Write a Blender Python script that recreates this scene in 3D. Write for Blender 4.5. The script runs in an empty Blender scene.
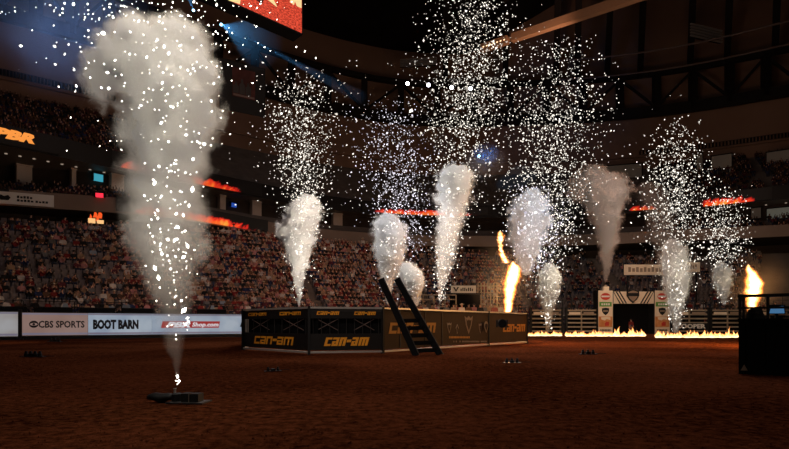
import bpy, bmesh, math, random
import numpy as np
from mathutils import Vector, Matrix, Euler

random.seed(7)
rng = np.random.default_rng(7)
scene = bpy.context.scene
COL = scene.collection

# ------------------------------------------------------------------ camera
F, CX, HY, EYE = 526.0, 394.5, 324.0, 1.2        # focal length, axis and horizon in pixels; eye height
cam_data = bpy.data.cameras.new('camera')
cam_data.sensor_width = 36.0
cam_data.lens = 36.0 * F / 789.0
cam_data.shift_y = (HY - 224.5) / 789.0
cam_data.clip_end = 600
cam = bpy.data.objects.new('camera', cam_data)
cam.location = (0, 0, EYE)
cam.rotation_euler = (math.pi / 2, 0, 0)
COL.objects.link(cam)
scene.camera = cam

# ------------------------------------------------------------------ view, world, large lights
vs = scene.view_settings
vs.view_transform = 'Standard'
vs.look = 'None'
vs.exposure = 0.0
vs.gamma = 1.0
vs.use_curve_mapping = False
scene.cycles.volume_bounces = 1
scene.cycles.max_bounces = 4
scene.cycles.volume_step_rate = 1.0
scene.cycles.use_light_tree = True

world = bpy.data.worlds.new('world')
scene.world = world
world.use_nodes = True
world.node_tree.nodes['Background'].inputs[0].default_value = (0.004, 0.003, 0.003, 1)
world.node_tree.nodes['Background'].inputs[1].default_value = 1.0


def area_light(name, loc, target, size, energy, color):
    d = bpy.data.lights.new(name, 'AREA')
    d.shape = 'DISK'; d.size = size; d.energy = energy; d.color = color
    o = bpy.data.objects.new(name, d)
    o.location = loc
    o.rotation_euler = (Vector(target) - Vector(loc)).to_track_quat('-Z', 'Y').to_euler()
    COL.objects.link(o)
    return o


def spot_light(name, loc, target, angle, energy, color, blend=0.4, radius=0.3):
    d = bpy.data.lights.new(name, 'SPOT')
    d.spot_size = math.radians(angle); d.spot_blend = blend
    d.energy = energy; d.color = color; d.shadow_soft_size = radius
    o = bpy.data.objects.new(name, d)
    o.location = loc
    o.rotation_euler = (Vector(target) - Vector(loc)).to_track_quat('-Z', 'Y').to_euler()
    COL.objects.link(o)
    return o


def point_light(name, loc, energy, color, radius=0.25, parent=None):
    d = bpy.data.lights.new(name, 'POINT')
    d.energy = energy; d.color = color; d.shadow_soft_size = radius
    o = bpy.data.objects.new(name, d)
    o.location = loc
    COL.objects.link(o)
    return o


# dim house light under the roof; the spots below are unseen, added fills
area_light('house_light', (5, 22, 46), (0, 40, 0), 26, 2900, (1.0, 0.68, 0.55))
spot_light('stand_fill', (4, 4, 40), (-15, 57, 5), 32, 18000, (1.0, 0.68, 0.58), 0.7, 2.0)  # unseen spot added to brighten the lower stands alone

spot_light('cage_fill_spot', (-5, -3, 14), (0.2, 23, 0.6), 32, 6200, (1.0, 0.84, 0.70), 0.6, 0.5)  # unseen spot added so the cage lettering and rails show
spot_light('board_fill_spot', (-20, 18, 40), (-25.5, 33.5, 0), 10, 26000, (1.0, 0.72, 0.5), 1.0, 0.5)  # unseen roof spot added for the bright strip of dirt by the boards
spot_light('platform_fill_spot', (12, 22, 40), (10.0, 16, 0), 9, 13000, (1.0, 0.70, 0.42), 1.0, 0.5)  # unseen roof spot added for the flame's pool of light on the dirt

# ------------------------------------------------------------------ helpers


def P(px, py, D):
    """the point at depth D that lies on the sight line of a pixel"""
    return Vector(((px - CX) / F * D, D, EYE + (HY - py) / F * D))


def zat(py, D):
    return EYE + (HY - py) / F * D


def xat(px, D):
    return (px - CX) / F * D


def mat(name, color, rough=0.7, metal=0.0, emit=None, strength=1.0, spec=0.3):
    m = bpy.data.materials.new(name)
    m.use_nodes = True
    b = m.node_tree.nodes['Principled BSDF']
    b.inputs['Base Color'].default_value = (*color, 1)
    b.inputs['Roughness'].default_value = rough
    b.inputs['Metallic'].default_value = metal
    b.inputs['Specular IOR Level'].default_value = spec
    if emit:
        b.inputs['Emission Color'].default_value = (*emit, 1)
        b.inputs['Emission Strength'].default_value = strength
    return m


def noisy(name, c1, c2, scale=2.0, rough=0.85, bump=0.0, detail=6, spec=0.2):
    m = mat(name, c1, rough, spec=spec)
    nt = m.node_tree; N = nt.nodes; L = nt.links
    b = N['Principled BSDF']
    tc = N.new('ShaderNodeTexCoord')
    n = N.new('ShaderNodeTexNoise'); n.inputs['Scale'].default_value = scale; n.inputs['Detail'].default_value = detail
    r = N.new('ShaderNodeValToRGB')
    r.color_ramp.elements[0].position = 0.3; r.color_ramp.elements[0].color = (*c1, 1)
    r.color_ramp.elements[1].position = 0.7; r.color_ramp.elements[1].color = (*c2, 1)
    L.new(tc.outputs['Object'], n.inputs['Vector'])
    L.new(n.outputs['Fac'], r.inputs['Fac'])
    L.new(r.outputs['Color'], b.inputs['Base Color'])
    if bump:
        bp = N.new('ShaderNodeBump'); bp.inputs['Strength'].default_value = bump; bp.inputs['Distance'].default_value = 0.1
        L.new(n.outputs['Fac'], bp.inputs['Height']); L.new(bp.outputs['Normal'], b.inputs['Normal'])
    return m


class MB:
    """collects shapes into one mesh"""

    def __init__(self):
        self.v = []; self.f = []; self.m = []

    def add(self, verts, faces, mi=0):
        o = len(self.v)
        self.v.extend([tuple(p) for p in verts])
        self.f.extend([tuple(i + o for i in f) for f in faces])
        self.m.extend([mi] * len(faces))
        return self

    def box(self, x0, x1, y0, y1, z0, z1, mi=0):
        v = [(x0, y0, z0), (x1, y0, z0), (x1, y1, z0), (x0, y1, z0), (x0, y0, z1), (x1, y0, z1), (x1, y1, z1), (x0, y1, z1)]
        return self.add(v, [(0, 3, 2, 1), (4, 5, 6, 7), (0, 1, 5, 4), (1, 2, 6, 5), (2, 3, 7, 6), (3, 0, 4, 7)], mi)

    def beam(self, a, b, w, h=None, mi=0, up=(0, 0, 1)):
        a = Vector(a); b = Vector(b); h = h or w
        d = (b - a).normalized()
        u = Vector(up)
        if abs(d.dot(u)) > 0.98:
            u = Vector((0, 1, 0))
        s = d.cross(u).normalized(); t = s.cross(d).normalized()
        v = []
        for p in (a, b):
            for i, j in ((-1, -1), (1, -1), (1, 1), (-1, 1)):
                v.append(p + s * (i * w / 2) + t * (j * h / 2))
        return self.add(v, [(0, 1, 2, 3), (7, 6, 5, 4), (0, 4, 5, 1), (1, 5, 6, 2), (2, 6, 7, 3), (3, 7, 4, 0)], mi)

    def tube(self, a, b, r, seg=8, mi=0, r2=None):
        a = Vector(a); b = Vector(b); r2 = r if r2 is None else r2
        d = (b - a).normalized()
        u = Vector((0, 0, 1)) if abs(d.z) < 0.9 else Vector((0, 1, 0))
        s = d.cross(u).normalized(); t = s.cross(d).normalized()
        v = []
        for p, rr in ((a, r), (b, r2)):
            for k in range(seg):
                an = 2 * math.pi * k / seg
                v.append(p + s * math.cos(an) * rr + t * math.sin(an) * rr)
        f = [(k, (k + 1) % seg, seg + (k + 1) % seg, seg + k) for k in range(seg)]
        f += [tuple(range(seg - 1, -1, -1)), tuple(range(seg, 2 * seg))]
        return self.add(v, f, mi)

    def lathe(self, prof, seg=12, c=(0, 0, 0), mi=0):
        v = []; f = []
        for (r, z) in prof:
            for k in range(seg):
                an = 2 * math.pi * k / seg
                v.append((c[0] + r * math.cos(an), c[1] + r * math.sin(an), c[2] + z))
        for i in range(len(prof) - 1):
            for k in range(seg):
                f.append((i * seg + k, i * seg + (k + 1) % seg, (i + 1) * seg + (k + 1) % seg, (i + 1) * seg + k))
        f.append(tuple(range(seg - 1, -1, -1)))
        f.append(tuple(range((len(prof) - 1) * seg, len(prof) * seg)))
        return self.add(v, f, mi)

    def prism(self, pts, y0, y1, mi=0):
        """polygon in XZ (counter-clockwise seen from -Y) extruded along Y"""
        n = len(pts)
        v = [(x, y0, z) for x, z in pts] + [(x, y1, z) for x, z in pts]
        f = [tuple(range(n)), tuple(range(2 * n - 1, n - 1, -1))]
        f += [(i, i + n, (i + 1) % n + n, (i + 1) % n) for i in range(n)]
        return self.add(v, f, mi)

    def mesh(self, name, mats):
        me = bpy.data.meshes.new(name)
        me.from_pydata(self.v, [], self.f)
        for m in (mats if isinstance(mats, (list, tuple)) else [mats]):
            me.materials.append(m)
        if any(self.m):
            me.polygons.foreach_set('material_index', self.m)
        me.update()
        return me

    def build(self, name, mats, parent=None, loc=None, rz=0.0, smooth=False):
        me = self.mesh(name, mats)
        o = bpy.data.objects.new(name, me)
        COL.objects.link(o)
        if parent:
            o.parent = parent
        if loc is not None:
            o.location = loc
        o.rotation_euler.z = rz
        if smooth:
            me.polygons.foreach_set('use_smooth', [True] * len(me.polygons))
        return o


def tag(o, label=None, cat=None, group=None, kind=None):
    if label: o['label'] = label
    if cat: o['category'] = cat
    if group: o['group'] = group
    if kind: o['kind'] = kind
    return o


def empty(name, loc=(0, 0, 0), rz=0.0):
    o = bpy.data.objects.new(name, None)
    o.location = loc; o.rotation_euler.z = rz
    COL.objects.link(o)
    return o


def text(name, s, height, m, parent, loc, rx=math.pi / 2, align='CENTER', shear=0.0, bold=0.0, extrude=0.01, width=None):
    """flat lettering; height = capital height; width fits the line to a length"""
    c = bpy.data.curves.new(name, 'FONT')
    c.body = s; c.size = height / 0.69; c.shear = shear; c.offset = bold; c.extrude = extrude
    c.align_x = align; c.align_y = 'BOTTOM_BASELINE'
    c.resolution_u = 2
    o = bpy.data.objects.new(name, c)
    COL.objects.link(o)
    bpy.context.view_layer.update()
    dg = bpy.context.evaluated_depsgraph_get()
    me = bpy.data.meshes.new_from_object(o.evaluated_get(dg))
    bpy.data.objects.remove(o)
    if width:
        xs = [v.co.x for v in me.vertices]
        k = width / max(max(xs) - min(xs), 1e-6)
        for v in me.vertices:
            v.co.x *= k
    me.materials.clear(); me.materials.append(m)
    t = bpy.data.objects.new(name, me)
    COL.objects.link(t)
    t.parent = parent
    t.location = loc
    t.rotation_euler.x = rx
    return t


def blocky(s, w, h, th, slant=0.25):
    """square-cornered heavy letters for c a n m - built of bars; returns MB in XZ"""
    mb = MB()
    adv = w / sum({'m': 1.5, '-': 0.7}.get(ch, 1.0) for ch in s)
    x = -w / 2

    def bar(x0, x1, z0, z1):
        pts = [(x0 + z0 * slant, z0), (x1 + z0 * slant, z0), (x1 + z1 * slant, z1), (x0 + z1 * slant, z1)]
        mb.prism(pts, -0.012, 0.0)
    for ch in s:
        cw = adv * {'m': 1.5, '-': 0.7}.get(ch, 1.0)
        a, b = x + cw * 0.06, x + cw * 0.94
        t = th
        if ch == 'c':
            bar(a, a + t, 0, h); bar(a + t, b, h - t * .8, h); bar(a + t, b, 0, t * .8)
        elif ch == 'a':
            bar(b - t, b, 0, h); bar(a, b - t, h - t * .8, h); bar(a, b - t, 0, t * .8)
            bar(a, a + t, t * .8, h * .55); bar(a + t, b - t, h * .55 - t * .5, h * .55)
        elif ch == 'n':
            bar(a, a + t, 0, h); bar(b - t, b, 0, h); bar(a + t, b - t, h - t * .8, h)
        elif ch == 'm':
            mid = (a + b) / 2
            bar(a, a + t, 0, h); bar(b - t, b, 0, h); bar(mid - t / 2, mid + t / 2, 0, h - t * .8); bar(a + t, b - t, h - t * .8, h)
        elif ch == '-':
            bar(a, b, h * .42, h * .42 + t)
        x += cw
    return mb


def on_plane(A, B, px):
    """distance along the ground line A-B at which the sight line of column px crosses it, and the depth there"""
    k = (px - CX) / F
    A = Vector(A[:2]); B = Vector(B[:2]); d = (B - A).normalized()
    s = (k * A.y - A.x) / (d.x - k * d.y)
    return s, A.y + d.y * s


# ------------------------------------------------------------------ materials
M = {
    'black': mat('matte_black', (0.010, 0.010, 0.011), 0.6),
    'steel': mat('dark_steel', (0.045, 0.042, 0.042), 0.5, 0.3),
    'truss': mat('truss_steel', (0.012, 0.009, 0.008), 0.7),
    'pipe': mat('pipe_paint', (0.16, 0.11, 0.10), 0.5),
    'alu': mat('brushed_aluminium', (0.55, 0.52, 0.50), 0.4, 0.5),
    'conc': noisy('bowl_concrete', (0.10, 0.085, 0.078), (0.15, 0.125, 0.115), 0.6),
    'fascia': noisy('fascia_paint', (0.21, 0.155, 0.125), (0.27, 0.20, 0.165), 0.25, rough=0.6),
    'bulk': noisy('bulkhead_panel', (0.24, 0.14, 0.095), (0.30, 0.18, 0.125), 0.1, rough=0.7),
    'roof': noisy('roof_deck', (0.006, 0.005, 0.0045), (0.012, 0.009, 0.008), 0.2),
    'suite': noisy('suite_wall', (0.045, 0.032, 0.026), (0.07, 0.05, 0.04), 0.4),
    'soffit': mat('soffit_panel', (0.22, 0.17, 0.14), 0.6),
    'beige': mat('beige_panel', (0.62, 0.50, 0.42), 0.7),
    'seat': mat('seat_plastic', (0.21, 0.17, 0.165), 0.5),
    'orange': mat('orange_print', (1.0, 0.40, 0.03), 0.6),
    'darkorange': mat('darker_orange_print', (0.62, 0.27, 0.05), 0.6),  # darker tone of the orange print
    'white': mat('white_print', (0.75, 0.72, 0.68), 0.6),
    'ivory': mat('ivory_panel', (0.80, 0.66, 0.50), 0.6),
    'green': mat('green_print', (0.10, 0.30, 0.05), 0.6),
    'redprint': mat('red_print', (0.55, 0.05, 0.03), 0.6),
    'brownbanner': noisy('brown_banner', (0.042, 0.022, 0.012), (0.058, 0.031, 0.017), 0.8, rough=0.6),
    'blackbanner': mat('black_banner', (0.012, 0.010, 0.010), 0.5),
    'emblem': mat('emblem_print', (0.30, 0.22, 0.16), 0.6),
    'gate': mat('gate_steel', (0.34, 0.27, 0.20), 0.5, 0.2),
    'skirt': mat('black_skirt', (0.006, 0.006, 0.007), 0.9, spec=0.1),
}


def dirt_material():
    m = mat('arena_dirt', (0.1, 0.05, 0.03), 1.0, spec=0.0)
    nt = m.node_tree; N = nt.nodes; L = nt.links; b = N['Principled BSDF']
    tc = N.new('ShaderNodeTexCoord')
    n1 = N.new('ShaderNodeTexNoise'); n1.inputs['Scale'].default_value = 7.0; n1.inputs['Detail'].default_value = 8
    n1.inputs['Roughness'].default_value = 0.72
    n2 = N.new('ShaderNodeTexNoise'); n2.inputs['Scale'].default_value = 0.22; n2.inputs['Detail'].default_value = 3
    r = N.new('ShaderNodeValToRGB')
    e = r.color_ramp.elements
    e[0].position = 0.36; e[0].color = (0.018, 0.0042, 0.0016, 1)
    e[1].position = 0.66; e[1].color = (0.19, 0.056, 0.023, 1)
    mx = N.new('ShaderNodeMath'); mx.operation = 'MULTIPLY_ADD'; mx.inputs[1].default_value = 0.35
    L.new(tc.outputs['Object'], n1.inputs['Vector']); L.new(tc.outputs['Object'], n2.inputs['Vector'])
    sub = N.new('ShaderNodeMath'); sub.operation = 'MULTIPLY_ADD'; sub.inputs[1].default_value = 0.75; sub.inputs[2].default_value = -0.05
    L.new(n1.outputs['Fac'], sub.inputs[0])
    L.new(n2.outputs['Fac'], mx.inputs[0]); L.new(sub.outputs[0], mx.inputs[2])
    L.new(mx.outputs[0], r.inputs['Fac']); L.new(r.outputs['Color'], b.inputs['Base Color'])
    bp = N.new('ShaderNodeBump'); bp.inputs['Strength'].default_value = 0.9; bp.inputs['Distance'].default_value = 0.12
    L.new(n1.outputs['Fac'], bp.inputs['Height']); L.new(bp.outputs['Normal'], b.inputs['Normal'])
    return m


M['dirt'] = dirt_material()

# ------------------------------------------------------------------ level curves of the bowl (depth by sight-line column)
PX = np.linspace(-330, 1060, 120)


def curve(pts, smooth=9):
    xs = [p[0] for p in pts]; ys = [p[1] for p in pts]
    d = np.interp(PX, xs, ys)
    k = np.ones(smooth) / smooth
    dp = np.pad(d, smooth // 2, mode='edge')
    return np.convolve(dp, k, 'valid')


D_FRONT = curve([(-330, 33.5), (-60, 38.5), (22, 41.2), (243, 50.0), (330, 56), (430, 64), (520, 70), (620, 72), (720, 70), (800, 66), (1060, 56)])
D_TOP = curve([(-330, 44), (-60, 48.5), (22, 51.5), (243, 58.5), (330, 66), (430, 73), (520, 78), (620, 79), (720, 75), (800, 72), (1060, 62)])
D_MEZZ = curve([(-330, 43.5), (-60, 48), (22, 51), (120, 53.5), (190, 57), (260, 66), (350, 74), (430, 77), (560, 77), (650, 73), (789, 68), (1060, 58)])
D_RIB = curve([(-330, 44), (-60, 50), (0, 52.5), (120, 61), (250, 74), (350, 85), (430, 90), (560, 88), (630, 86), (730, 80), (789, 75), (1060, 64)])


def ring(Dc, z, off=0.0):
    K = (PX - CX) / F
    D = Dc + off
    return np.stack([K * D, D, np.full_like(D, z)], 1)


def dep(Dc, px):
    return float(np.interp(px, PX, Dc))


def loft(rings, mb=None, mi=0):
    mb = mb or MB()
    n = len(PX); v = np.concatenate(rings).tolist(); f = []
    for i in range(len(rings) - 1):
        for k in range(n - 1):
            f.append((i * n + k, i * n + k + 1, (i + 1) * n + k + 1, (i + 1) * n + k))
    return mb.add(v, f, mi)


def band(Dc, z0, z1, thick, px0, px1, n=40, off=0.0):
    """a curved panel that follows a level curve"""
    mb = MB(); v = []
    us = np.linspace(px0, px1, n)
    for u in us:
        D = dep(Dc, u) + off; k = (u - CX) / F
        v += [(k * D, D, z0), (k * D, D, z1), (k * (D + thick), D + thick, z1), (k * (D + thick), D + thick, z0)]
    f = []
    for i in range(n - 1):
        a, b = i * 4, i * 4 + 4
        for j in range(4):
            f.append((a + j, b + j, b + (j + 1) % 4, a + (j + 1) % 4))
    f += [(3, 2, 1, 0), tuple((n - 1) * 4 + j for j in range(4))]
    mb.add(v, f)
    return mb


# ------------------------------------------------------------------ floor
def floor_mesh():
    mb = MB()
    nx, ny = 150, 110
    xs = np.linspace(-75, 85, nx); ys = np.concatenate([np.linspace(-12, 24, 70), np.linspace(25, 96, 40)])
    v = []
    for y in ys:
        for x in xs:
            a = 0.02 if y < 26 else 0.012
            v.append((x, y, a * (math.sin(x * 1.9 + y * .7) * math.sin(y * 2.3 - x * .4) + 0.6 * math.sin(x * 4.1 + 1) * math.sin(y * 3.7))))
    f = [(j * nx + i, j * nx + i + 1, (j + 1) * nx + i + 1, (j + 1) * nx + i) for j in range(ny - 1) for i in range(nx - 1)]
    mb.add(v, f)
    return mb


tag(floor_mesh().build('floor', M['dirt'], smooth=True), 'dark red-brown arena dirt, raked and uneven', 'floor', kind='structure')



def clods():
    n = 5000
    D = 3.5 * np.exp(rng.random(n) * 1.75); k = rng.uniform(-.95, .95, n)
    V = np.empty((n, 6, 3)); r0 = rng.uniform(.004, .014, n) * (1 + .02 * D)
    base = np.array([(1, 0, 0), (-1, 0, 0), (0, 1, 0), (0, -1, 0), (0, 0, .7), (0, 0, -.7)])
    for i in range(6):
        V[:, i] = np.stack([k * D, D, r0 * .25 + .012], 1) + base[i] * (r0 * rng.uniform(.6, 1.3, n))[:, None] + rng.normal(0, .15, (n, 3)) * r0[:, None]
    F8 = np.array([(0, 2, 4), (2, 1, 4), (1, 3, 4), (3, 0, 4), (2, 0, 5), (1, 2, 5), (3, 1, 5), (0, 3, 5)])
    Fc = (F8[None] + (np.arange(n) * 6)[:, None, None]).reshape(-1, 3)
    me = bpy.data.meshes.new('dirt_clods'); me.from_pydata(V.reshape(-1, 3).tolist(), [], Fc.tolist()); me.materials.append(M['dirt'])
    o = bpy.data.objects.new('dirt_clods', me); COL.objects.link(o)
    tag(o, 'loose crumbled clods scattered over the arena dirt', 'dirt', kind='stuff')


clods()

# ------------------------------------------------------------------ bowl: lower terrace, mezzanine, upper deck, bulkhead, roof
Z_F, Z_T = 0.9, 11.0
ROWS = 21


def terrace(D0, D1, z0, z1, rows):
    rs = []
    for r in range(rows):
        t0 = r / rows; t1 = (r + 1) / rows
        za = z0 + (z1 - z0) * t0
        Da = D0 + (D1 - D0) * t0; Db = D0 + (D1 - D0) * t1
        rs += [ring(Da, za), ring(Db, za)]
    rs.append(ring(D1, z1))
    return rs


tag(loft([ring(D_FRONT, -0.3)] + terrace(D_FRONT, D_TOP, Z_F, Z_T, ROWS)).build('wall_lower_terrace', M['conc']),
    'stepped concrete terrace of the lower stands', 'terrace', kind='structure')
Dw = np.maximum(D_TOP, D_MEZZ) + 0.4
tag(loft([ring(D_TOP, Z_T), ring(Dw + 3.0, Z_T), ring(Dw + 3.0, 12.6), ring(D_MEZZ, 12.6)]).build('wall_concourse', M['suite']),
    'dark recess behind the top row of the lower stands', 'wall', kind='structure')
tag(loft([ring(D_MEZZ, 12.55), ring(D_MEZZ, 14.1), ring(D_MEZZ, 14.1, 0.4), ring(D_MEZZ, 13.2, 0.4)]).build('wall_mezzanine_fascia', M['fascia']),
    'brown painted fascia along the front of the mezzanine', 'fascia', kind='structure')
tag(loft([ring(D_MEZZ, 13.2, 0.4)] + terrace(D_MEZZ + 0.6, D_MEZZ + 7.5, 13.2, 16.2, 6)).build('wall_mezzanine_terrace', M['conc']),
    'stepped floor of the mezzanine stands', 'terrace', kind='structure')
D_BACK = np.maximum(D_MEZZ + 9.5, D_RIB + 3)
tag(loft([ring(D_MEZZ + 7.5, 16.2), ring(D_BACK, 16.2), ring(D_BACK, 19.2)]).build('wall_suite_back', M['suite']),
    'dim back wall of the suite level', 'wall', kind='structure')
tag(loft([ring(D_BACK, 19.2), ring(D_RIB, 19.2)]).build('ceiling_suite_soffit', M['soffit']),
    'pale soffit over the suite level', 'ceiling', kind='structure')
tag(loft([ring(D_RIB, 19.2), ring(D_RIB, 21.3), ring(D_RIB, 21.3, 0.4), ring(D_RIB, 20.4, 0.4)]).build('wall_upper_fascia', M['blackbanner']),
    'black upper deck fascia that carries the ribbon displays', 'fascia', kind='structure')
D_UTOP = D_RIB + 16
tag(loft([ring(D_RIB, 20.4, 0.4)] + terrace(D_RIB + 0.6, D_UTOP, 20.4, 31, 20)).build('wall_upper_terrace', M['conc']),
    'stepped terrace of the upper deck', 'terrace', kind='structure')
tag(loft([ring(D_UTOP, 31), ring(D_UTOP, 33.2), ring(D_UTOP, 33.2, -0.4), ring(D_UTOP, 40.5, -0.4)]).build('wall_bulkhead', M['bulk']),
    'broad dull brown bulkhead above the upper deck', 'wall', kind='structure')
ZR = np.interp(PX, [-330, 470, 640, 1060], [57, 57, 76, 76])
r_top = ring(D_UTOP, 60, 3.5); r_top[:, 2] = ZR
r_mid = r_top.copy(); r_mid[:, :2] *= [.45, .12]
tag(loft([ring(D_UTOP, 40.5, -0.4), ring(D_UTOP, 40.5, 3.5), r_top]).build('wall_clerestory', M['bulk']),
    'shadowed brown wall behind the perimeter truss', 'wall', kind='structure')
tag(loft([r_top, r_mid]).build('ceiling', M['roof']), 'black roof deck over the arena', 'ceiling', kind='structure')

# ------------------------------------------------------------------ perimeter truss and roof steel
tr = empty('perimeter_truss', P(690, 110, dep(D_UTOP, 690) - 1.2))
tag(tr, 'dark steel perimeter truss with chords and diagonal braces under the roof', 'truss')
tr_in = tr.location.copy()


def at_ring(px, Dc, off, z):
    D = dep(Dc, px) + off
    return Vector(((px - CX) / F * D, D, z))


def seg_beam(mb, Dc, off, z, w, h, px0, px1, n):
    us = np.linspace(px0, px1, n)
    for a, b in zip(us[:-1], us[1:]):
        mb.beam(at_ring(a, Dc, off, z), at_ring(b, Dc, off, z), w, h)


def build_at(mb, name, m, root):
    """vertices are in world space; store them relative to the root"""
    q = root.location
    mb.v = [(p[0] - q.x, p[1] - q.y, p[2] - q.z) for p in mb.v]
    return mb.build(name, m, root)


for z, h, nm in ((41.3, 1.9, 'lower_chord'), (48.4, 0.9, 'upper_chord')):
    mb = MB(); seg_beam(mb, D_UTOP, -1.2, z, 0.9, h, -200, 980, 50)
    build_at(mb, nm, M['truss'], tr)
vert = list(np.arange(-183, 980, 36.5))
for i, u in enumerate(vert):
    build_at(MB().beam(at_ring(u, D_UTOP, -1.2, 41), at_ring(u, D_UTOP, -1.2, 48.5), 1.15), 'vertical_post', M['truss'], tr)
    if i + 1 < len(vert):
        w = vert[i + 1]
        a, b = (at_ring(u, D_UTOP, -1.2, 42), at_ring(w, D_UTOP, -1.2, 48)) if i % 2 else (at_ring(u, D_UTOP, -1.2, 48), at_ring(w, D_UTOP, -1.2, 42))
        build_at(MB().beam(a, b, 0.42), 'diagonal_brace', M['truss'], tr)
for u in (445, 505, 556, 577, 607, 640, 690, 727, 775, 830):
    D = dep(D_UTOP, u)
    g = MB()
    rise = 1.0 if u > 600 else .25
    a = at_ring(u, D_UTOP, -1.0, 48.6); b = at_ring(u + (10 if u > 600 else 4), D_UTOP, -D * 0.34, 53 + 9 * rise)
    g.beam(a, b, 1.0, 1.6)
    g.beam(at_ring(u, D_UTOP, -1.0, 50.5), at_ring(u + (10 if u > 600 else 4), D_UTOP, -D * 0.34, 55.1 + 9 * rise), 0.6, 0.7)
    for t in np.linspace(0.06, 0.94, 9):
        p = a.lerp(b, t)
        g.beam(p, p + Vector((0, 0, 2.0)), 0.3)
    o = g.build('roof_girder', M['truss'])
    tag(o, 'dark roof girder rising from the perimeter truss to the deck', 'girder', 'roof girders')
for off, z, lab in ((-10, 48.2, 'upper'), (-7.0, 46.2, 'lower')):
    mb = MB(); us = np.linspace(555, 900, 24)
    for a, b in zip(us[:-1], us[1:]):
        mb.tube(at_ring(a, D_UTOP, off, z), at_ring(b, D_UTOP, off, z), 0.16, 6)
    tag(mb.build('catwalk_pipe', M['pipe']), 'long %s catwalk pipe catching light below the roof girders' % lab, 'pipe')
for px0, px1, py0, py1, off, lab in ((686, 727, 26, 40, -9, 'pale slatted louver panel hung between the roof girders'), (400, 437, 58, 66, -8, 'faint slatted louver panel above the row of white spotlights')):
    D = dep(D_UTOP, (px0 + px1) / 2) + off
    c = P((px0 + px1) / 2, (py0 + py1) / 2, D)
    r = empty('louver_panel', c, -0.12 if px0 < 500 else 0.32); tag(r, lab, 'louver')
    w = (px1 - px0) / F * D; h = (py1 - py0) / F * D
    MB().box(-w / 2, w / 2, 0.2, 0.35, -h / 2, h / 2).build('back_panel', M['truss'], r)
    for k in range(5):
        z = -h / 2 + h * (k + .5) / 5
        MB().box(-w / 2, w / 2, -0.1, 0.15, z - h * .05, z + h * .05).build('slat', M['alu'], r)

# lit catwalk beam under the roof
a, b = P(482, 48.5, 84), P(668, -14, 62)
r = empty('catwalk_beam', a); tag(r, 'tan catwalk beam with a gap and small lamps along its end', 'beam')
d = (b - a)
M['tan'] = mat('tan_beam', (0.55, 0.30, 0.17), 0.6, emit=(0.9, 0.42, 0.2), strength=0.0)
for t0, t1 in ((0.0, 0.18), (0.21, 1.0)):
    MB().beam(d * t0, d * t1, 0.9, 1.1).build('beam_section', M['tan'], r)
M['warmlamp'] = mat('warm_lamp', (1, .8, .6), emit=(1, 0.62, 0.35), strength=2.2)
for k in range(7):
    p = d * (0.01 + k * 0.024) + Vector((0, -0.5, -0.1))
    MB().lathe([(0.02, -0.16), (0.2, -0.06), (0.2, 0.06), (0.02, 0.16)], 8, p).build('lamp', M['warmlamp'], r)
spot_light('catwalk_lamp', P(540, 48, 70) + Vector((0, 0, -6)), a.lerp(b, .35), 70, 4200, (1, .6, .4), 0.8)

# dotted guard rail that runs along the bulkhead
for px0, px1, lab in ((-120, 115, 'low guard rail with dark pickets on the bulkhead beside the big smoke crown'), (640, 900, 'low guard rail with dark pickets along the bulkhead above the doorways')):
    mb = MB(); n = int((px1 - px0) / 3.4)
    us = np.linspace(px0, px1, n)
    for u in us:
        p = at_ring(u, D_UTOP, -0.75, 33.5)
        mb.beam(p, p + Vector((0, 0, 0.75)), 0.2)
    root = empty('guard_rail', at_ring((px0 + px1) / 2, D_UTOP, -0.75, 33.4)); tag(root, lab, 'railing')
    o = build_at(mb, 'pickets', M['truss'], root); o['kind'] = 'stuff'
    for z in (33.5, 34.3):
        m2 = MB()
        seg_beam(m2, D_UTOP, -0.75, z, 0.07, 0.07, px0, px1, 30)
        build_at(m2, 'rail', M['steel'], root)

# doorways of the upper deck and suite windows (lit rooms)
M['lit'] = mat('lit_room', (0.3, 0.27, 0.23), emit=(0.50, 0.40, 0.32), strength=0.012)
M['litgreen'] = mat('lit_window', (0.2, 0.22, 0.2), emit=(0.62, 0.60, 0.48), strength=0.085)
M['cyan'] = mat('cyan_screen', (0.02, 0.05, 0.06), emit=(0.06, 0.42, 0.55), strength=0.75)
M['bluelit'] = mat('blue_screen', (0.02, 0.03, 0.06), emit=(0.03, 0.12, 0.65), strength=0.55)
M['redsign'] = mat('red_sign', (0.05, 0.0, 0.0), emit=(1.0, 0.03, 0.06), strength=1.3)


def facing(px, Dc):
    a = at_ring(px - 4, Dc, 0, 0); b = at_ring(px + 4, Dc, 0, 0)
    return math.atan2(b.y - a.y, b.x - a.x)


def bay(name, px0, px1, py0, py1, D, Dc, m, label, cat, frame=True):
    c = P((px0 + px1) / 2, py1, D)
    r = empty(name, c, facing((px0 + px1) / 2, Dc)); tag(r, label, cat)
    w = (px1 - px0) / F * D; h = (py1 - py0) / F * D
    MB().box(-w / 2, w / 2, 0.05, 0.2, 0, h).build('panel', m, r)
    if frame:
        for x0, x1 in ((-w / 2 - .15, -w / 2), (w / 2, w / 2 + .15)):
            MB().box(x0, x1, -0.1, 0.25, 0, h).build('jamb', M['truss'], r)
        MB().box(-w / 2 - .15, w / 2 + .15, -0.1, 0.25, h, h + .15).build('head', M['truss'], r)
    return r


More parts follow.
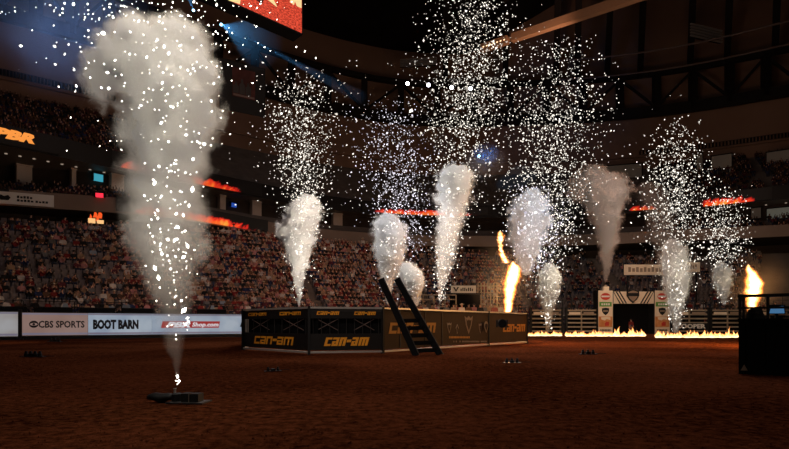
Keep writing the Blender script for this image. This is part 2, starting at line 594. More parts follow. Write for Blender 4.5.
for px0, px1, py0, py1, lab in ((713, 730, 155, 178, 'tall dim doorway at the top of the upper deck crowd'), (770, 800, 150, 164, 'wide lit opening over the heads of the upper deck crowd'),
                                (697, 702, 154, 172, 'narrow dark-framed doorway beside the tall upper deck doorway'), (604, 640, 165, 178, 'long dim opening high behind the brown smoke')):
    um = (px0 + px1) / 2
    D = dep(D_RIB, um) + 11
    bay('deck_doorway', px0, px1, py0, py1, D, D_RIB, M['lit'], lab, 'doorway')
for px0, px1, py0, py1, mm, lab in ((769, 788, 208, 218, 'litgreen', 'pale lit suite window under the flame ribbon display'), (752, 760, 208, 218, 'lit', 'narrow dim suite window beside the pale lit window')):
    um = (px0 + px1) / 2
    bay('suite_window', px0, px1, py0, py1, dep(D_BACK, um) - 0.3, D_RIB, M[mm], lab, 'window')
for px0, px1, py0, py1, mm, lab in ((18, 31, 150, 167, 'beige', 'square beige column between the suites and mezzanine rows below the glowing letters'),
                                    (72, 76, 159, 176, 'beige', 'slender tan column in front of the suites'),
                                    (112, 124, 169, 184, 'beige', 'dim beige column half hidden by the smoke'),
                                    (252, 262, 198, 211, 'beige', 'dim beige column near the end of the flame ribbon'),
                                    (220, 226, 192, 204, 'beige', 'thin beige column between the two flame ribbons'),
                                    (333, 343, 215, 225, 'beige', 'small beige column behind the far spark shower')):
    um = (px0 + px1) / 2
    D = dep(D_BACK, um) - 1.2
    h = (py1 - py0) / F * D; w = (px1 - px0) / F * D
    c = P(um, py1, D)
    z0 = 16.25
    mb = MB().box(-w / 2, w / 2, 0, 0.8, 0, 19.15 - z0).box(-w / 2 - .08, w / 2 + .08, -.08, .88, 0, .3).box(-w / 2 - .08, w / 2 + .08, -.08, .88, 19.0 - z0, 19.15 - z0)
    o = mb.build('suite_column', M[mm], loc=(c.x, c.y, z0), rz=facing(um, D_RIB)); tag(o, lab, 'column')
for px0, px1, py0, py1, mm, nm, lab in ((94, 103, 174, 181, 'cyan', 'wall_screen', 'small cyan glowing screen in a suite'), (3, 10, 156, 163, 'bluelit', 'wall_screen', 'small deep blue glowing screen in a suite'),
                                        (231, 237, 203, 207, 'bluelit', 'wall_screen', 'tiny blue screen between the two flame ribbons')):
    um = (px0 + px1) / 2
    bay(nm, px0, px1, py0, py1, dep(D_BACK, um) - 0.6, D_RIB, M[mm], lab, 'screen')
bay('exit_sign', 96, 103, 193, 197, dep(D_MEZZ, 99) - 0.4, D_MEZZ, M['redsign'], 'glowing red sign above the flame display in the stands', 'sign')

# soffit downlights
M['down'] = mat('downlight', (1, .9, .8), emit=(1, 0.80, 0.62), strength=0.25)
for u in list(range(-8, 130, 14)) + [700, 722, 744, 766, 786]:
    p = at_ring(u, D_RIB, 2.2, 19.17)
    mb = MB().lathe([(0.14, -0.06), (0.14, 0.0)], 10)
    tag(mb.build('downlight', M['down'], loc=p), 'small round downlight in the pale suite soffit', 'light', 'soffit downlights')

# ------------------------------------------------------------------ ribbon displays


def flame_led(name, yellow=0.5, strength=1.0, seed=0.0, dens=0.5):
    m = bpy.data.materials.new(name); m.use_nodes = True
    nt = m.node_tree; N = nt.nodes; L = nt.links; b = N['Principled BSDF']
    b.inputs['Base Color'].default_value = (0.008, 0.006, 0.006, 1); b.inputs['Roughness'].default_value = 0.5
    uv = N.new('ShaderNodeUVMap')
    mp = N.new('ShaderNodeMapping'); mp.inputs['Scale'].default_value = (1, 1, 1); mp.inputs['Location'].default_value = (seed, seed * .37, 0)
    sx = N.new('ShaderNodeSeparateXYZ'); L.new(uv.outputs[0], sx.inputs[0])
    # skew so that the tongues lean
    cb = N.new('ShaderNodeCombineXYZ')
    ma = N.new('ShaderNodeMath'); ma.operation = 'MULTIPLY_ADD'; ma.inputs[1].default_value = -1.0
    L.new(sx.outputs['Y'], ma.inputs[0]); L.new(sx.outputs['X'], ma.inputs[2])
    my = N.new('ShaderNodeMath'); my.operation = 'MULTIPLY'; my.inputs[1].default_value = 0.8; L.new(sx.outputs['Y'], my.inputs[0])
    L.new(ma.outputs[0], cb.inputs[0]); L.new(my.outputs[0], cb.inputs[1])
    L.new(cb.outputs[0], mp.inputs['Vector'])
    n = N.new('ShaderNodeTexNoise'); n.inputs['Scale'].default_value = 1.3; n.inputs['Detail'].default_value = 5; n.inputs['Roughness'].default_value = 0.6; n.inputs['Distortion'].default_value = 0.6
    L.new(mp.outputs[0], n.inputs['Vector'])
    # vertical falloff: 1 - |2v-0.7|
    fv = N.new('ShaderNodeMapRange'); fv.interpolation_type = 'SMOOTHSTEP'
    fv.inputs['From Min'].default_value = 1.05; fv.inputs['From Max'].default_value = 0.05; fv.inputs['To Min'].default_value = -0.32; fv.inputs['To Max'].default_value = 0.30
    L.new(sx.outputs['Y'], fv.inputs['Value'])
    ad = N.new('ShaderNodeMath'); ad.operation = 'ADD'; L.new(n.outputs['Fac'], ad.inputs[0]); L.new(fv.outputs[0], ad.inputs[1])
    at = N.new('ShaderNodeAttribute'); at.attribute_name = 'taper'
    ad2 = N.new('ShaderNodeMath'); ad2.operation = 'ADD'; L.new(ad.outputs[0], ad2.inputs[0]); L.new(at.outputs['Fac'], ad2.inputs[1])
    r = N.new('ShaderNodeValToRGB'); e = r.color_ramp.elements
    e[0].position = dens; e[0].color = (0, 0, 0, 1)
    e[1].position = dens + .09; e[1].color = (0.55, 0.012, 0.008, 1)
    x = e.new(dens + .22); x.color = (0.95, 0.055, 0.012, 1)
    x = e.new(dens + .34 + (1 - yellow) * .3); x.color = (1.0, 0.42, 0.05, 1)
    L.new(ad2.outputs[0], r.inputs['Fac'])
    L.new(r.outputs['Color'], b.inputs['Emission Color']); b.inputs['Emission Strength'].default_value = strength
    return m


def ribbon(name, Dc, off, z0, z1, px0, px1, m, label, taper=(0.12, 0.12), n=60):
    """LED panel hung on the fascia; UV in metres of length and 0-1 of height"""
    us = np.linspace(px0, px1, n); v = []; uvs = []; tp = []
    L = 0; prev = None
    for i, u in enumerate(us):
        p = at_ring(u, Dc, off, 0)
        if prev is not None: L += (p - prev).length
        prev = p
        t = i / (n - 1)
        k = min(1, t / max(taper[0], 1e-3)) * min(1, (1 - t) / max(taper[1], 1e-3))
        q = at_ring(u, Dc, off + 0.15, 0)
        v += [(p.x, p.y, z0), (p.x, p.y, z1), (q.x, q.y, z1), (q.x, q.y, z0)]
        uvs += [(L, 0), (L, 1), (L, 1), (L, 0)]; tp += [-(1 - k) * 0.55] * 4
    f = []
    for i in range(n - 1):
        a, b = i * 4, i * 4 + 4
        for j in range(4):
            f.append((a + j, b + j, b + (j + 1) % 4, a + (j + 1) % 4))
    f += [(3, 2, 1, 0), tuple((n - 1) * 4 + j for j in range(4))]
    root_p = Vector(v[(n // 2) * 4])
    v = [(p[0] - root_p.x, p[1] - root_p.y, p[2] - root_p.z) for p in v]
    me = bpy.data.meshes.new(name); me.from_pydata(v, [], f); me.materials.append(m)
    ul = me.uv_layers.new(name='UVMap')
    for lp in me.loops: ul.data[lp.index].uv = uvs[lp.vertex_index]
    a = me.attributes.new('taper', 'FLOAT', 'POINT'); a.data.foreach_set('value', tp)
    o = bpy.data.objects.new(name, me); o.location = root_p; COL.objects.link(o)
    tag(o, label, 'display')
    return o


ribbon('ribbon_display', D_RIB, -0.2, 19.5, 21.2, 112, 262, flame_led('flame_led_a', .45, 0.85, 3.0, .52), 'upper red flame ribbon display passing behind the big smoke column', (.1, .3))
ribbon('ribbon_display', D_MEZZ, -0.25, 12.7, 14.2, 116, 268, flame_led('flame_led_b', .6, 1.0, 11.0, .50), 'lower red flame ribbon display just above the packed lower crowd', (.2, .25))
ribbon('ribbon_display', D_RIB, -0.2, 19.6, 20.9, 362, 488, flame_led('flame_led_c', .5, 0.9, 23.0, .50), 'thin red flame ribbon display across the far end behind the sparks', (.2, .35))
ribbon('ribbon_display', D_RIB, -0.2, 19.6, 20.9, 622, 660, flame_led('flame_led_d', .2, 0.8, 31.0, .55), 'short red streak of ribbon display beside the brown smoke', (.3, .2))
ribbon('ribbon_display', D_RIB, -0.2, 19.4, 21.2, 697, 772, flame_led('flame_led_e', .6, 0.95, 43.0, .50), 'red and orange flame ribbon display below the tall doorway', (.1, .5))
rb = empty('letter_ribbon', at_ring(12, D_RIB, -0.2, 19.3), facing(12, D_RIB)); tag(rb, 'black ribbon display with glowing orange block letters', 'display')
MB().box(-6.2, 4.2, 0.0, 0.12, 0.05, 1.95).build('screen', M['blackbanner'], rb)
M['fireletter'] = mat('fire_letter', (.1, .03, 0), emit=(1.0, 0.33, 0.06), strength=0.95)
text('lettering', 'PBR', 0.85, M['fireletter'], rb, (0.1, -0.02, 0.68), shear=0.3, bold=0.08, extrude=0.02, width=3.5)
ribbon('ribbon_display', D_MEZZ, -0.25, 12.9, 14.1, -30, 9, flame_led('flame_led_f', .9, 0.9, 51.0, .45), 'orange flame ribbon display beside the white sponsor strip', (.1, .1), 20)
# upright flame display in the stands
c = P(96, 224, dep(D_TOP, 96) - 0.2)
r = empty('flame_display', c, facing(96, D_MEZZ)); tag(r, 'upright display glowing with orange flames at the top of the lower stands', 'display')
hh = 17 / F * c.y
MB().box(-.75, .75, 0, .2, 0, hh).build('housing', M['black'], r)
M['fl2'] = mat('flame_panel', (0, 0, 0), emit=(1.0, 0.11, 0.02), strength=0.95)
M['fl3'] = mat('flame_panel_bright', (0, 0, 0), emit=(1.0, 0.55, 0.22), strength=1.0)
fb = MB()
for x, z, s in ((-.5, .5, .5), (-.1, .65, .75), (.3, .6, .9), (.1, .3, .6), (-.45, .15, .4)):
    fb.prism([(x - .22 * s, z * 1.0), (x + .25 * s, z), (x + .3 * s, z + .45 * s), (x + .02 * s, z + 1.0 * s), (x - .1 * s, z + .5 * s)], -.03, 0)
fb.build('flame_graphic', M['fl2'], r)
MB().box(-.7, -.05, -.04, 0, .05, .55).box(.08, .7, -.04, 0, .05, .42).build('bright_graphic', M['fl3'], r)

# white sponsor strip on the mezzanine front
c = at_ring(22, D_MEZZ, -0.3, 12.65)
r = empty('sponsor_strip', c, facing(22, D_MEZZ)); tag(r, 'pale sponsor strip with dark logo on the mezzanine front', 'sign')
MB().box(-4.2, 2.6, 0, .12, 0, 1.15).build('panel', M['white'], r)
mk = MB().prism([(-1.7, .35), (-1.1, .35), (-.9, .6), (-1.1, .85), (-1.4, .72), (-1.7, .85), (-1.9, .6)], -.02, 0)
for i, (x0, x1, z0, z1) in enumerate(((-.4, .9, .62, .86), (-.4, 1.0, .30, .52), (1.1, 2.2, .30, .5), (-3.8, -2.6, .4, .75))):
    n = max(3, int((x1 - x0) / .24))
    for k in range(n):
        xa = x0 + (x1 - x0) * k / n
        mk.box(xa, xa + (x1 - x0) / n * .72, -.02, 0, z0, z1 - (.05 if k % 3 == 1 else 0))
mk.build('printed_marks', M['black'], r)['kind'] = 'stuff'
MB().box(-2.25, -2.15, -.02, 0, .05, 1.1).build('divider', M['black'], r)

# ------------------------------------------------------------------ people
SHIRTS = {
    'dark red': (0.20, 0.022, 0.02), 'white': (0.55, 0.50, 0.47), 'black': (0.015, 0.014, 0.015), 'navy blue': (0.02, 0.03, 0.09), 'grey': (0.16, 0.15, 0.15),
    'tan': (0.34, 0.22, 0.14), 'maroon': (0.10, 0.02, 0.03), 'brown': (0.12, 0.06, 0.035), 'pale blue': (0.22, 0.28, 0.36), 'pink': (0.45, 0.2, 0.2)}
M_SHIRT = {k: mat('shirt_' + k.replace(' ', '_'), c, 0.85) for k, c in SHIRTS.items()}
M['skin'] = mat('skin', (0.48, 0.26, 0.18), 0.6)
M['denim'] = mat('denim', (0.035, 0.045, 0.08), 0.9)
M['hair'] = mat('hair', (0.035, 0.02, 0.013), 0.7)
M['hat'] = mat('straw_hat', (0.60, 0.50, 0.40), 0.8)
M['blackhat'] = mat('black_hat', (0.02, 0.017, 0.015), 0.8)


def skin_person(J, E, R):
    """one continuous body grown over a joint skeleton; returns a template (verts, faces, material index per face)"""
    names = list(J)
    me = bpy.data.meshes.new('body')
    me.from_pydata([J[n] for n in names], [(names.index(a), names.index(b)) for a, b in E], [])
    o = bpy.data.objects.new('body', me); COL.objects.link(o)
    md = o.modifiers.new('skin', 'SKIN'); md.use_smooth_shade = False
    sv = me.skin_vertices[0].data
    for i, n in enumerate(names):
        rr = R[n]; sv[i].radius = rr if isinstance(rr, tuple) else (rr, rr)
        sv[i].use_root = (n == 'pelvis')
    bpy.context.view_layer.update()
    dg = bpy.context.evaluated_depsgraph_get()
    em = bpy.data.meshes.new_from_object(o.evaluated_get(dg))
    bpy.data.objects.remove(o)
    bm = bmesh.new(); bm.from_mesh(em); bmesh.ops.triangulate(bm, faces=bm.faces); bm.to_mesh(em); bm.free()
    V = [tuple(v.co) for v in em.vertices]; Fc = [tuple(p.vertices) for p in em.polygons]
    mi = []
    for p in em.polygons:
        c = p.center
        n = min(names, key=lambda q: (Vector(J[q]) - c).length)
        h = Vector(J['head'])
        if n in ('head', 'crown', 'nose'):
            mi.append(3 if (c.z > h.z + 0.06 or c.y > h.y + 0.03) else 1)
        elif n.startswith(('hand', 'wrist', 'neck', 'thumb')): mi.append(1)
        elif n.startswith(('knee', 'foot', 'toe', 'ankle', 'pelvis')): mi.append(2)
        else: mi.append(0)
    return V, Fc, mi


def joints(sit=True, arms='lap', lean=0.0, s=0.0):
    z = 0.50 if sit else 0.92
    J = {'pelvis': (0, 0, z), 'belly': (0, -lean * .3, z + .2), 'chest': (0, -lean * .8, z + .42), 'neck': (0, -lean - .01, z + .58), 'head': (s * .3, -lean - .03, z + .72), 'crown': (s * .4, -lean - .015, z + .83),
         'nose': (s * .3, -lean - .125, z + .70)}
    R = {'pelvis': (.16, .12), 'belly': (.15, .11), 'chest': (.17, .115), 'neck': .062, 'head': (.085, .1), 'crown': .075, 'nose': .022}
    E = [('pelvis', 'belly'), ('belly', 'chest'), ('chest', 'neck'), ('neck', 'head'), ('head', 'crown'), ('head', 'nose')]
    for k, x in (('l', 1), ('r', -1)):
        J['shoulder' + k] = (x * .2, -lean * .9, z + .50)
        if arms == 'lap':
            J['elbow' + k] = (x * .27, -lean - .03, z + .24); J['wrist' + k] = (x * .13, -lean - .25, z + .16); J['hand' + k] = (x * .08, -lean - .33, z + .17)
        elif arms == 'up':
            J['elbow' + k] = (x * .34, -.12, z + .62); J['wrist' + k] = (x * .28, -.16, z + .88); J['hand' + k] = (x * .26, -.18, z + .98)
        elif arms == 'phone':
            J['elbow' + k] = (x * .24, -.24, z + .34); J['wrist' + k] = (x * .1, -.38, z + .55); J['hand' + k] = (x * .05, -.40, z + .64)
        else:
            J['elbow' + k] = (x * .26, .02, z + .22); J['wrist' + k] = (x * .27, -.06, z - .02); J['hand' + k] = (x * .26, -.08, z - .12)
        R['shoulder' + k] = .075; R['elbow' + k] = .05; R['wrist' + k] = .034; R['hand' + k] = (.045, .03)
        E += [('chest', 'shoulder' + k), ('shoulder' + k, 'elbow' + k), ('elbow' + k, 'wrist' + k), ('wrist' + k, 'hand' + k)]
        if sit:
            J['knee' + k] = (x * .13, -.32, z + .02); J['ankle' + k] = (x * .12, -.17, .09); J['toe' + k] = (x * .13, -.30, .05)
        else:
            J['knee' + k] = (x * .11, -.03, .48); J['ankle' + k] = (x * .12, .02, .09); J['toe' + k] = (x * .13, -.16, .05)
        R['knee' + k] = .075; R['ankle' + k] = .05; R['toe' + k] = .045
        E += [('pelvis', 'knee' + k), ('knee' + k, 'ankle' + k), ('ankle' + k, 'toe' + k)]
    return J, E, R


TPL = {'seated': (skin_person(*joints(True, 'lap', 0.03)), 1.22), 'leaning': (skin_person(*joints(True, 'lap', 0.16, .1)), 1.22), 'filming': (skin_person(*joints(True, 'phone')), 1.22),
       'cheering': (skin_person(*joints(True, 'up')), 1.22), 'standing': (skin_person(*joints(False, 'side')), 1.64)}
print('person tris', len(TPL['seated'][0][1]))


def hat_mb(lean=0.03, z=1.28, mi=0):
    mb = MB()
    prof = [(0.10, 0.0), (0.21, 0.035), (0.215, 0.05), (0.11, 0.02), (0.105, 0.09), (0.075, 0.15), (0.03, 0.145)]
    mb.lathe(prof, 10, (0, 0, 0), mi)
    v = []
    for (x, y, zz) in mb.v:
        v.append((x * 0.88, y * 1.1 - lean - .02, zz + (abs(x) * .22 if zz < .06 else 0) + z))
    mb.v = v
    return mb


HATM = hat_mb()
HAT_STAND = hat_mb(0.03, 1.70)
body_mesh = {}
hat_mesh = {}


def person_mesh(pose, shirt):
    k = (pose, shirt)
    if k not in body_mesh:
        V, Fc, mi = TPL[pose][0]
        me = bpy.data.meshes.new('person'); me.from_pydata(V, [], Fc)
        for m in (M_SHIRT[shirt], M['skin'], M['denim'], M['hair']): me.materials.append(m)
        me.polygons.foreach_set('material_index', mi); me.update()
        body_mesh[k] = me
    return body_mesh[k]


def place_person(loc, rz, pose, shirt, hat, label, group):
    o = bpy.data.objects.new('person', person_mesh(pose, shirt))
    o.location = loc; o.rotation_euler.z = rz; COL.objects.link(o)
    tag(o, label, 'person', group)
    if hat:
        stand = pose == 'standing'
        k = (hat, stand)
        if k not in hat_mesh:
            hat_mesh[k] = (HAT_STAND if stand else HATM).mesh('cowboy_hat', M['hat'] if hat == 'pale' else M['blackhat'])
        h = bpy.data.objects.new('cowboy_hat', hat_mesh[k]); COL.objects.link(h); h.parent = o
        if pose == 'leaning': h.location = (0.03, -0.13, 0)
    return o


# seat template
SEAT = MB().box(-.225, .225, -.24, .1, .40, .45).box(-.225, .225, .09, .14, .44, .92).box(-.25, -.226, -.2, .13, 0.0, .62).box(.226, .25, -.2, .13, 0.0, .62)
seat_me = SEAT.mesh('stadium_seat', M['seat'])


class Mass:
    """thousands of copies of templates as one mesh"""

    def __init__(self):
        self.v = []; self.f = []; self.m = []; self.n = 0

    def add(self, V, Fc, mi, loc, rz, remap=None, s=1.0):
        V = np.asarray(V, float) * s
        c, sn = math.cos(rz), math.sin(rz)
        W = np.empty_like(V)
        W[:, 0] = V[:, 0] * c - V[:, 1] * sn + loc[0]; W[:, 1] = V[:, 0] * sn + V[:, 1] * c + loc[1]; W[:, 2] = V[:, 2] + loc[2]
        self.v.append(W); self.f.append(np.asarray(Fc) + self.n); self.n += len(V)
        mi = np.asarray(mi)
        self.m.append(mi if remap is None else np.asarray(remap)[mi])

    def build(self, name, mats):
        V = np.concatenate(self.v); Fc = np.concatenate(self.f); m = np.concatenate(self.m)
        k = Fc.shape[1]
        me = bpy.data.meshes.new(name)
        me.vertices.add(len(V)); me.vertices.foreach_set('co', V.ravel())
        me.loops.add(Fc.size); me.loops.foreach_set('vertex_index', Fc.ravel().astype(np.int32))
        me.polygons.add(len(Fc)); me.polygons.foreach_set('loop_start', np.arange(0, Fc.size, k, dtype=np.int32))
        me.polygons.foreach_set('material_index', m.astype(np.int32))
        for x in mats: me.materials.append(x)
        me.update(calc_edges=True); me.validate()
        o = bpy.data.objects.new(name, me); COL.objects.link(o)
        return o


def row_positions(D0, D1, z0, z1, rows, r, px0, px1, step):
    t = (r + 0.66) / rows
    z = z0 + (z1 - z0) * (r / rows)
    us = np.linspace(px0, px1, 500)
    Dd = np.interp(us, PX, D0 + (D1 - D0) * t); K = (us - CX) / F
    X, Y = K * Dd, Dd
    s = np.concatenate([[0], np.cumsum(np.hypot(np.diff(X), np.diff(Y)))])
    out = []; i = 0
    q = 0.2 + random.random() * .2
    while q < s[-1]:
        x, y, u = np.interp(q, s, X), np.interp(q, s, Y), np.interp(q, s, us)
        x2, y2 = np.interp(q + .3, s, X), np.interp(q + .3, s, Y)
        i += 1
        ang = math.atan2(y2 - y, x2 - x) if (x2 - x) ** 2 + (y2 - y) ** 2 > 1e-6 else 0
        if (q % 15.5) > 1.3:
            out.append((u, x, y, z, ang))
        q += step
    return out


SH = list(SHIRTS)
W_SH = [14, 7, 26, 6, 8, 6, 13, 13, 3, 4]
crowd_mats = [M_SHIRT[k] for k in SH] + [M['skin'], M['denim'], M['hair'], M['hat'], M['blackhat'], M['seat']]
iS, iD, iH, iHat, iBH, iSeat = len(SH), len(SH) + 1, len(SH) + 2, len(SH) + 3, len(SH) + 4, len(SH) + 5
NUM = 'one two three four five six seven eight nine ten eleven twelve thirteen fourteen fifteen sixteen seventeen eighteen nineteen twenty twenty-one'.split()
mass = Mass(); seatmass = Mass()
people = []; seats = []
for r in range(ROWS):
    for (u, x, y, z, ang) in row_positions(D_FRONT, D_TOP, Z_F, Z_T, ROWS, r, -60, 760, 0.56):
        occ = 0.42 if u < 100 else (0.42 + (u - 100) / 40 * .5 if u < 140 else 0.93)
        if u > 395: occ = 0.6 if u < 540 else .3
        if r in (13, 14) and u < 110: occ *= .6
        seats.append((y, u, x, y, z, ang, r))
        if random.random() < occ:
            people.append((y, u, x, y, z, ang, r))
vis = lambda q: -6 < q[1] < 250
people.sort(key=lambda q: (0 if vis(q) else 1, q[0]))
seats.sort(key=lambda q: (0 if -6 < q[1] < 130 else 1, q[0]))
hat_tri = []
for fc in HATM.f:
    for k in range(1, len(fc) - 1): hat_tri.append((fc[0], fc[k], fc[k + 1]))
pose_w = (['seated'] * 9 + ['leaning'] * 5 + ['filming'] * 3 + ['cheering'] * 2 + ['standing'] * 1)
for i, (_, u, x, y, z, ang, r) in enumerate(people):
    pose = random.choice(pose_w); shirt = random.choices(SH, W_SH)[0]
    hat = random.choices([None, 'pale', 'black'], [72, 18, 10])[0]
    rz = ang + random.uniform(-.25, .25)
    if i < 300:
        ht = {'pale': ', pale cowboy hat', 'black': ', black cowboy hat', None: ', bare-headed'}[hat]
        ps = {'seated': 'seated', 'leaning': 'leaning forward', 'filming': 'holding up a phone', 'cheering': 'arms raised', 'standing': 'standing'}[pose]
        if pose == 'filming': ps = 'hands at face'
        lab = 'spectator in %s shirt%s, %s, row %s above lit boards' % (shirt, ht, ps, NUM[r])
        place_person((x, y - .06, z), rz, pose, shirt, hat, lab, 'spectators of row %s above the lit boards' % NUM[r])
    else:
        V, Fc, mi = TPL[pose][0]
        mass.add(V, Fc, mi, (x, y, z), rz, [SH.index(shirt), iS, iD, iH])
        if hat:
            hv = HATM.v if pose != 'standing' else HAT_STAND.v
            if pose != 'cheering': mass.add(hv, hat_tri, [0] * len(hat_tri), (x, y, z), rz, [iHat if hat == 'pale' else iBH])
tag(mass.build('spectator_crowd', crowd_mats), 'packed crowd of spectators in the lower stands beyond the nearer rows', 'crowd', kind='stuff')
for i, (_, u, x, y, z, ang, r) in enumerate(seats):
    if i < 300:
        o = bpy.data.objects.new('stadium_seat', seat_me); o.location = (x, y, z); o.rotation_euler.z = ang; COL.objects.link(o)
        tag(o, 'grey plastic fixed seat in row %s above the lit boards' % NUM[r], 'seat', 'grey stadium seats of row %s' % NUM[r])
    else:
        seatmass.add(SEAT.v, SEAT.f, [0] * len(SEAT.f), (x, y, z), ang)
tag(seatmass.build('seat_rows', [M['seat']]), 'rows of grey plastic seats under the packed crowd', 'seating', kind='stuff')

# upper deck and mezzanine crowds, far; their dimness is put into darker clothes and skin
LITE = TPL['seated'][0]
mass2 = Mass(); mass3 = Mass()
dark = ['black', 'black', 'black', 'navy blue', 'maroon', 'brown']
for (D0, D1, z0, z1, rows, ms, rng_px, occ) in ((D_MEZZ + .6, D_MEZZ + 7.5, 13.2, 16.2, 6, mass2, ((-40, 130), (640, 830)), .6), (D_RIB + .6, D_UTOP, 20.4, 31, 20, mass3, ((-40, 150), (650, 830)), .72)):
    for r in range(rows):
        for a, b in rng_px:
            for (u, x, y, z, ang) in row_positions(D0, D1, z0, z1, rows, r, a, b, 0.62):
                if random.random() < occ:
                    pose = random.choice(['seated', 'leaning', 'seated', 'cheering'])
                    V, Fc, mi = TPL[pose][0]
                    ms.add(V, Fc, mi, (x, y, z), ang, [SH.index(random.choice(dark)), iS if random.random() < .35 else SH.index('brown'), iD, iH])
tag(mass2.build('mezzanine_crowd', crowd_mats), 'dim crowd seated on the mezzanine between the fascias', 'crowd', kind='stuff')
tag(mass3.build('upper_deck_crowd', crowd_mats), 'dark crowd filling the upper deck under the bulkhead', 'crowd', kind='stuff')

# ------------------------------------------------------------------ rail and press tables in front of the first row
A_B, B_B = (xat(22, 40.0), 40.0), (xat(243, 48.5), 48.5)
ang_b = math.atan2(B_B[1] - A_B[1], B_B[0] - A_B[0])
LB = math.hypot(B_B[0] - A_B[0], B_B[1] - A_B[1])


def led(name, color, strength, c2=None):
    m = mat(name, (0.03, 0.03, 0.03), 0.4, emit=color, strength=strength)
    nt = m.node_tree; N = nt.nodes; L = nt.links; b = N['Principled BSDF']
    tc = N.new('ShaderNodeTexCoord'); n = N.new('ShaderNodeTexNoise'); n.inputs['Scale'].default_value = 0.5; n.inputs['Detail'].default_value = 2
    r = N.new('ShaderNodeValToRGB'); r.color_ramp.elements[0].position = .35; r.color_ramp.elements[0].color = (*color, 1)
    r.color_ramp.elements[1].position = .65; r.color_ramp.elements[1].color = (*(c2 or color), 1)
    L.new(tc.outputs['Object'], n.inputs['Vector']); L.new(n.outputs['Fac'], r.inputs['Fac']); L.new(r.outputs['Color'], b.inputs['Emission Color'])
    return m


M['ledpink'] = led('led_pinkish', (0.20, 0.125, 0.105), 1.0, (0.235, 0.155, 0.135))
M['ledblue'] = led('led_pale_blue', (0.19, 0.24, 0.32), 1.0, (0.31, 0.36, 0.42))
M['ledgrey'] = led('led_grey', (0.22, 0.19, 0.175), 1.0, (0.30, 0.30, 0.31))
M['ledstrip'] = led('led_strip', (0.13, 0.12, 0.17), 1.0, (0.17, 0.15, 0.19))
M['ink'] = mat('ink', (0.006, 0.006, 0.012), 0.5)
M['ledred'] = mat('led_red', (0.02, 0, 0), emit=(0.33, 0.03, 0.03), strength=0.85)
M['ledwhite'] = mat('led_white', (0.02, .02, .02), emit=(0.75, 0.75, 0.78), strength=0.9)


def led_board(label, px0, px1, m, A=A_B, B=B_B, zs=(0.32, 2.06)):
    s0, _ = on_plane(A, B, px0); s1, _ = on_plane(A, B, px1)
    an = math.atan2(B[1] - A[1], B[0] - A[0])
    o = Vector((A[0] + math.cos(an) * s0, A[1] + math.sin(an) * s0, 0))
    r = empty('advertising_board', o, an); tag(r, label, 'board')
    w = s1 - s0
    MB().box(0.01, w - .01, 0.0, 0.12, zs[0], zs[1]).build('screen', m, r)
    MB().box(0.02, w - .02, -.012, 0.0, zs[0] + .04, zs[0] + .2).build('lower_strip', M['ledstrip'], r)
    MB().box(0.02, w - .02, -.012, 0.0, zs[1] - .14, zs[1] - .02).build('upper_strip', M['ledstrip'], r)
    MB().box(0, w, -0.03, 0.16, zs[0] - .1, zs[0]).box(0, w, -0.03, 0.16, zs[1], zs[1] + .07).build('frame', M['steel'], r)
    MB().box(0.0, w, 0.02, 0.2, -0.05, zs[0] - .1).build('base_skirt', M['black'], r)
    return r, s0, w


def s_rel(px, s0, A=A_B, B=B_B):
    return on_plane(A, B, px)[0] - s0


r, s0, w = led_board('pinkish lit board with an eye logo and dark capital lettering', 22, 88, M['ledpink'])
x0, x1 = s_rel(38.5, s0), s_rel(84.5, s0)
text('lettering', 'CBS SPORTS', 0.50, M['ink'], r, ((x0 + x1) / 2, -0.02, 0.93), bold=0.02, width=x1 - x0)
xe = s_rel(33.8, s0)
eye = MB()
eye.add([(xe + .30 * math.cos(t), -.02, 1.18 + .27 * math.sin(t)) for t in np.linspace(0, 2 * math.pi, 21)[:-1]] + [(xe + .30 * math.cos(t), -.005, 1.18 + .27 * math.sin(t)) for t in np.linspace(0, 2 * math.pi, 21)[:-1]],
        [tuple(range(20))] + [(i, i + 20, (i + 1) % 20 + 20, (i + 1) % 20) for i in range(20)])
eye.build('eye_logo', M['ink'], r)
lens = [(xe + .25 * math.cos(t), 1.18 + .11 * math.sin(t) * abs(math.sin(t)) ** .3) for t in np.linspace(0, 2 * math.pi, 21)[:-1]]
MB().prism(lens, -.03, -.021).build('eye_white', M['ledpink'], r)
MB().prism([(xe + .09 * math.cos(t), 1.18 + .09 * math.sin(t)) for t in np.linspace(0, 2 * math.pi, 17)[:-1]], -.04, -.031).build('eye_pupil', M['ink'], r)
r, s0, w = led_board('pale blue lit board with heavy black slab lettering', 88, 152, M['ledblue'])
x0, x1 = s_rel(93, s0), s_rel(138.5, s0)
text('lettering', 'BOOT BARN', 0.66, M['ink'], r, ((x0 + x1) / 2, -0.02, 0.84), bold=0.06, width=x1 - x0)
r, s0, w = led_board('pale blue lit board with a slanted red web shop logo', 152, 249, M['ledblue'])
x0, x1 = s_rel(161, s0), s_rel(220, s0)
q = .12
MB().prism([(x0, .86), (x1 - q, .86), (x1, 1.44), (x0 + q, 1.44)], -.03, 0).build('logo_block', M['ledred'], r)
xm = s_rel(190, s0)
text('lettering', 'PBR', 0.42, M['ledwhite'], r, ((x0 + xm) / 2 + .15, -.04, .93), shear=.35, bold=.03, width=(xm - x0) * .86)
text('lettering', 'Shop.com', 0.34, M['ledwhite'], r, ((xm + x1) / 2, -.04, .99), shear=.2, bold=.012, width=(x1 - xm) * .88)
xk = s_rel(241, s0)
MB().prism([(xk - .1, .95), (xk + .2, .9), (xk + .3, 1.45), (xk + .05, 1.4)], -.03, 0).build('printed_mark', M['ink'], r)
A_L, B_L = (xat(-70, 37.2), 37.2), (xat(18, 39.6), 39.6)
